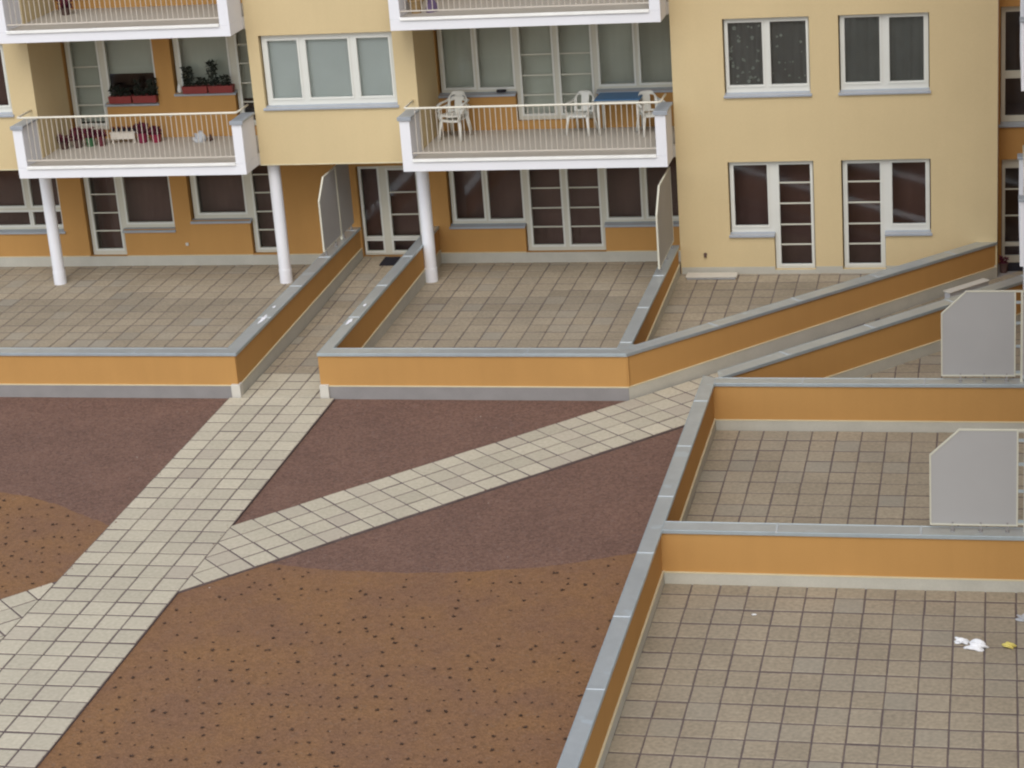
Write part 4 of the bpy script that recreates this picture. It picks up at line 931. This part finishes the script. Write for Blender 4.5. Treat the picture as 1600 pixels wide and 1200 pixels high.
# ------------------------------------------------------------------ seedlings in the soil
def in_view(x, y, z=0.0):
    v = Vector((x, y, z)) - Vector((0, 0, 13.251)); a, b_, c_ = r.dot(v), u.dot(v), f.dot(v)
    px, py = 800 + 3360.5 * a / c_, 600 - 3360.5 * b_ / c_
    return -15 < px < 1615 and 0 < py < 1225
def in_wide(x, y):
    return -24 < x < -5.0 and 12 < y < 35
def off_path(x, y):
    if PX0 - 0.12 < x < PX1 + 0.12: return False
    t_ = (x - A1[0]) * (-n1[0]) + (y - A1[1]) * (-n1[1])
    return not (-0.12 < t_ < W2_ + 0.12)
rs = random.Random(77); pts = []
def cluster(x, y): return math.sin(x * 1.7 + 0.6) * math.sin(y * 2.3 + 1.1) + 0.5 * math.sin(x * 3.9 + y * 2.7)
y = 13.0; row = 0
while y < 31.4:
    x = -23.5 + (0.12 if row % 2 else 0)
    while x < -5.05:
        jj = 0.024 if y < 25.3 else 0.07; px, py = x + rs.gauss(0, jj), y + rs.gauss(0, jj)
        if off_path(px, py) and py < arc_y(px) - 0.12 and px < -5.05:
            if py < 25.3: keep = rs.random() < 0.93
            else: keep = rs.random() < (0.75 if cluster(px, py) > 0.1 or px < -13.9 else 0.30)
            if keep: pts.append((px, py, rs.uniform(0.42, 0.82) * (1.0 if py > 25.3 or rs.random() < 0.75 else 0.6)))
        x += 0.24
    y += 0.30; row += 1
pts.sort(key=lambda p_: (not in_view(p_[0], p_[1]), p_[1]))
def tuft(mb, c, s_, rr):
    n = rr.randint(6, 9)
    for i in range(n):
        th = 6.283 * i / n + rr.uniform(-0.3, 0.3); el_ = rr.uniform(0.15, 0.7); L = 0.050 * s_ * rr.uniform(0.7, 1.25)
        d_ = Vector((math.cos(th) * math.cos(el_), math.sin(th) * math.cos(el_), math.sin(el_))); sd_ = Vector((-math.sin(th), math.cos(th), 0)) * 0.016 * s_
        p0 = Vector(c); k = len(mb.v)
        mb.v += [tuple(p0), tuple(p0 + d_ * L * 0.55 + sd_), tuple(p0 + d_ * L), tuple(p0 + d_ * L * 0.55 - sd_)]; mb.face([k, k + 1, k + 2, k + 3])
metas = []
for vv in range(6):
    mb = MB(); tuft(mb, (0, 0, 0), 1.0, rs); me = bpy.data.meshes.new('seedling'); me.from_pydata(mb.v, [], mb.f); me.materials.append(LEAF_S); metas.append(me)
for i, (x, y, s_) in enumerate(pts[:300]):
    o_ = bpy.data.objects.new('seedling', metas[i % 6]); COL.objects.link(o_); o_.location = (x, y, -0.036); o_.scale = (s_, s_, s_); o_.rotation_euler = (0, 0, rs.uniform(0, 6.28))
    tag(o_, 'one of the small dark seedlings planted in the orange brown soil', 'seedling', 'seedlings planted in the soil bed')
mb = MB()
for (x, y, s_) in pts[300:]: tuft(mb, (x, y, -0.036), s_, rs)
o_ = mb.build('seedlings', LEAF_S, recalc=False); tag(o_, 'remaining small seedlings scattered over the farther part of the soil beds', 'seedlings', kind='stuff')
print('seedlings', len(pts))

# loose chips and clods on the mulch and soil
def chips(name, label, m, n, test, rr, smin, smax, z0c=-0.040, onpath=False):
    mb = MB()
    oct_ = [(1, 0, 0), (0, 1, 0), (-1, 0, 0), (0, -1, 0), (0, 0, 0.7)]
    while n > 0:
        x, y = rr.uniform(-22, -4.95), rr.uniform(15, 35.2)
        if not (test(x, y) and (onpath or off_path(x, y))): continue
        n -= 1; s_ = rr.uniform(smin, smax) * (1.8 if rr.random() < 0.03 else 1); th = rr.uniform(0, 6.28); c_, s2 = math.cos(th), math.sin(th); k = len(mb.v); e_ = rr.uniform(0.5, 1)
        for (a, b_, z) in oct_: mb.v.append((x + (a * c_ - b_ * e_ * s2) * s_, y + (a * s2 + b_ * e_ * c_) * s_, z0c + z * s_ * 0.8))
        for q in ((0, 1, 4), (1, 2, 4), (2, 3, 4), (3, 0, 4)): mb.face([k + t_ for t_ in q])
    o_ = mb.build(name, m, recalc=False); tag(o_, label, 'mulch', kind='stuff')
chips('mulch_chips', 'reddish brown chips scattered over the mulch beds', mat('chip_red', (0.155, 0.092, 0.075), 0.95, 0.1, mottle=0.6, mscale=9), 11000, lambda x, y: y > arc_y(x), random.Random(8), 0.006, 0.014)
chips('soil_clods', 'orange brown clods scattered over the planting soil', mat('clod', (0.2, 0.115, 0.068), 0.95, 0.1, mottle=0.6, mscale=9), 7000, lambda x, y: y < arc_y(x), random.Random(9), 0.006, 0.014)
chips('pale_stones', 'few pale stones lying in the beds', mat('pale_stone', (0.42, 0.36, 0.30), 0.9, 0.2), 60, lambda x, y: True, random.Random(10), 0.008, 0.018)

def near_edge(x, y):
    d_ = min(abs(x - PX0), abs(x - PX1)) if (PX0 < x < PX1 and y < 35) else 9
    t_ = (x - A1[0]) * (-n1[0]) + (y - A1[1]) * (-n1[1]); e_ = min(abs(t_), abs(W2_ - t_)) if (0 < t_ < W2_ and not PX0 < x < PX1) else 9
    return min(d_, e_) < 0.07
chips('spilled_mulch', 'bits of mulch spilled on the slab edges of the paths', bpy.data.materials['chip_red'], 700, near_edge, random.Random(18), 0.006, 0.016, z0c=-0.003, onpath=True)
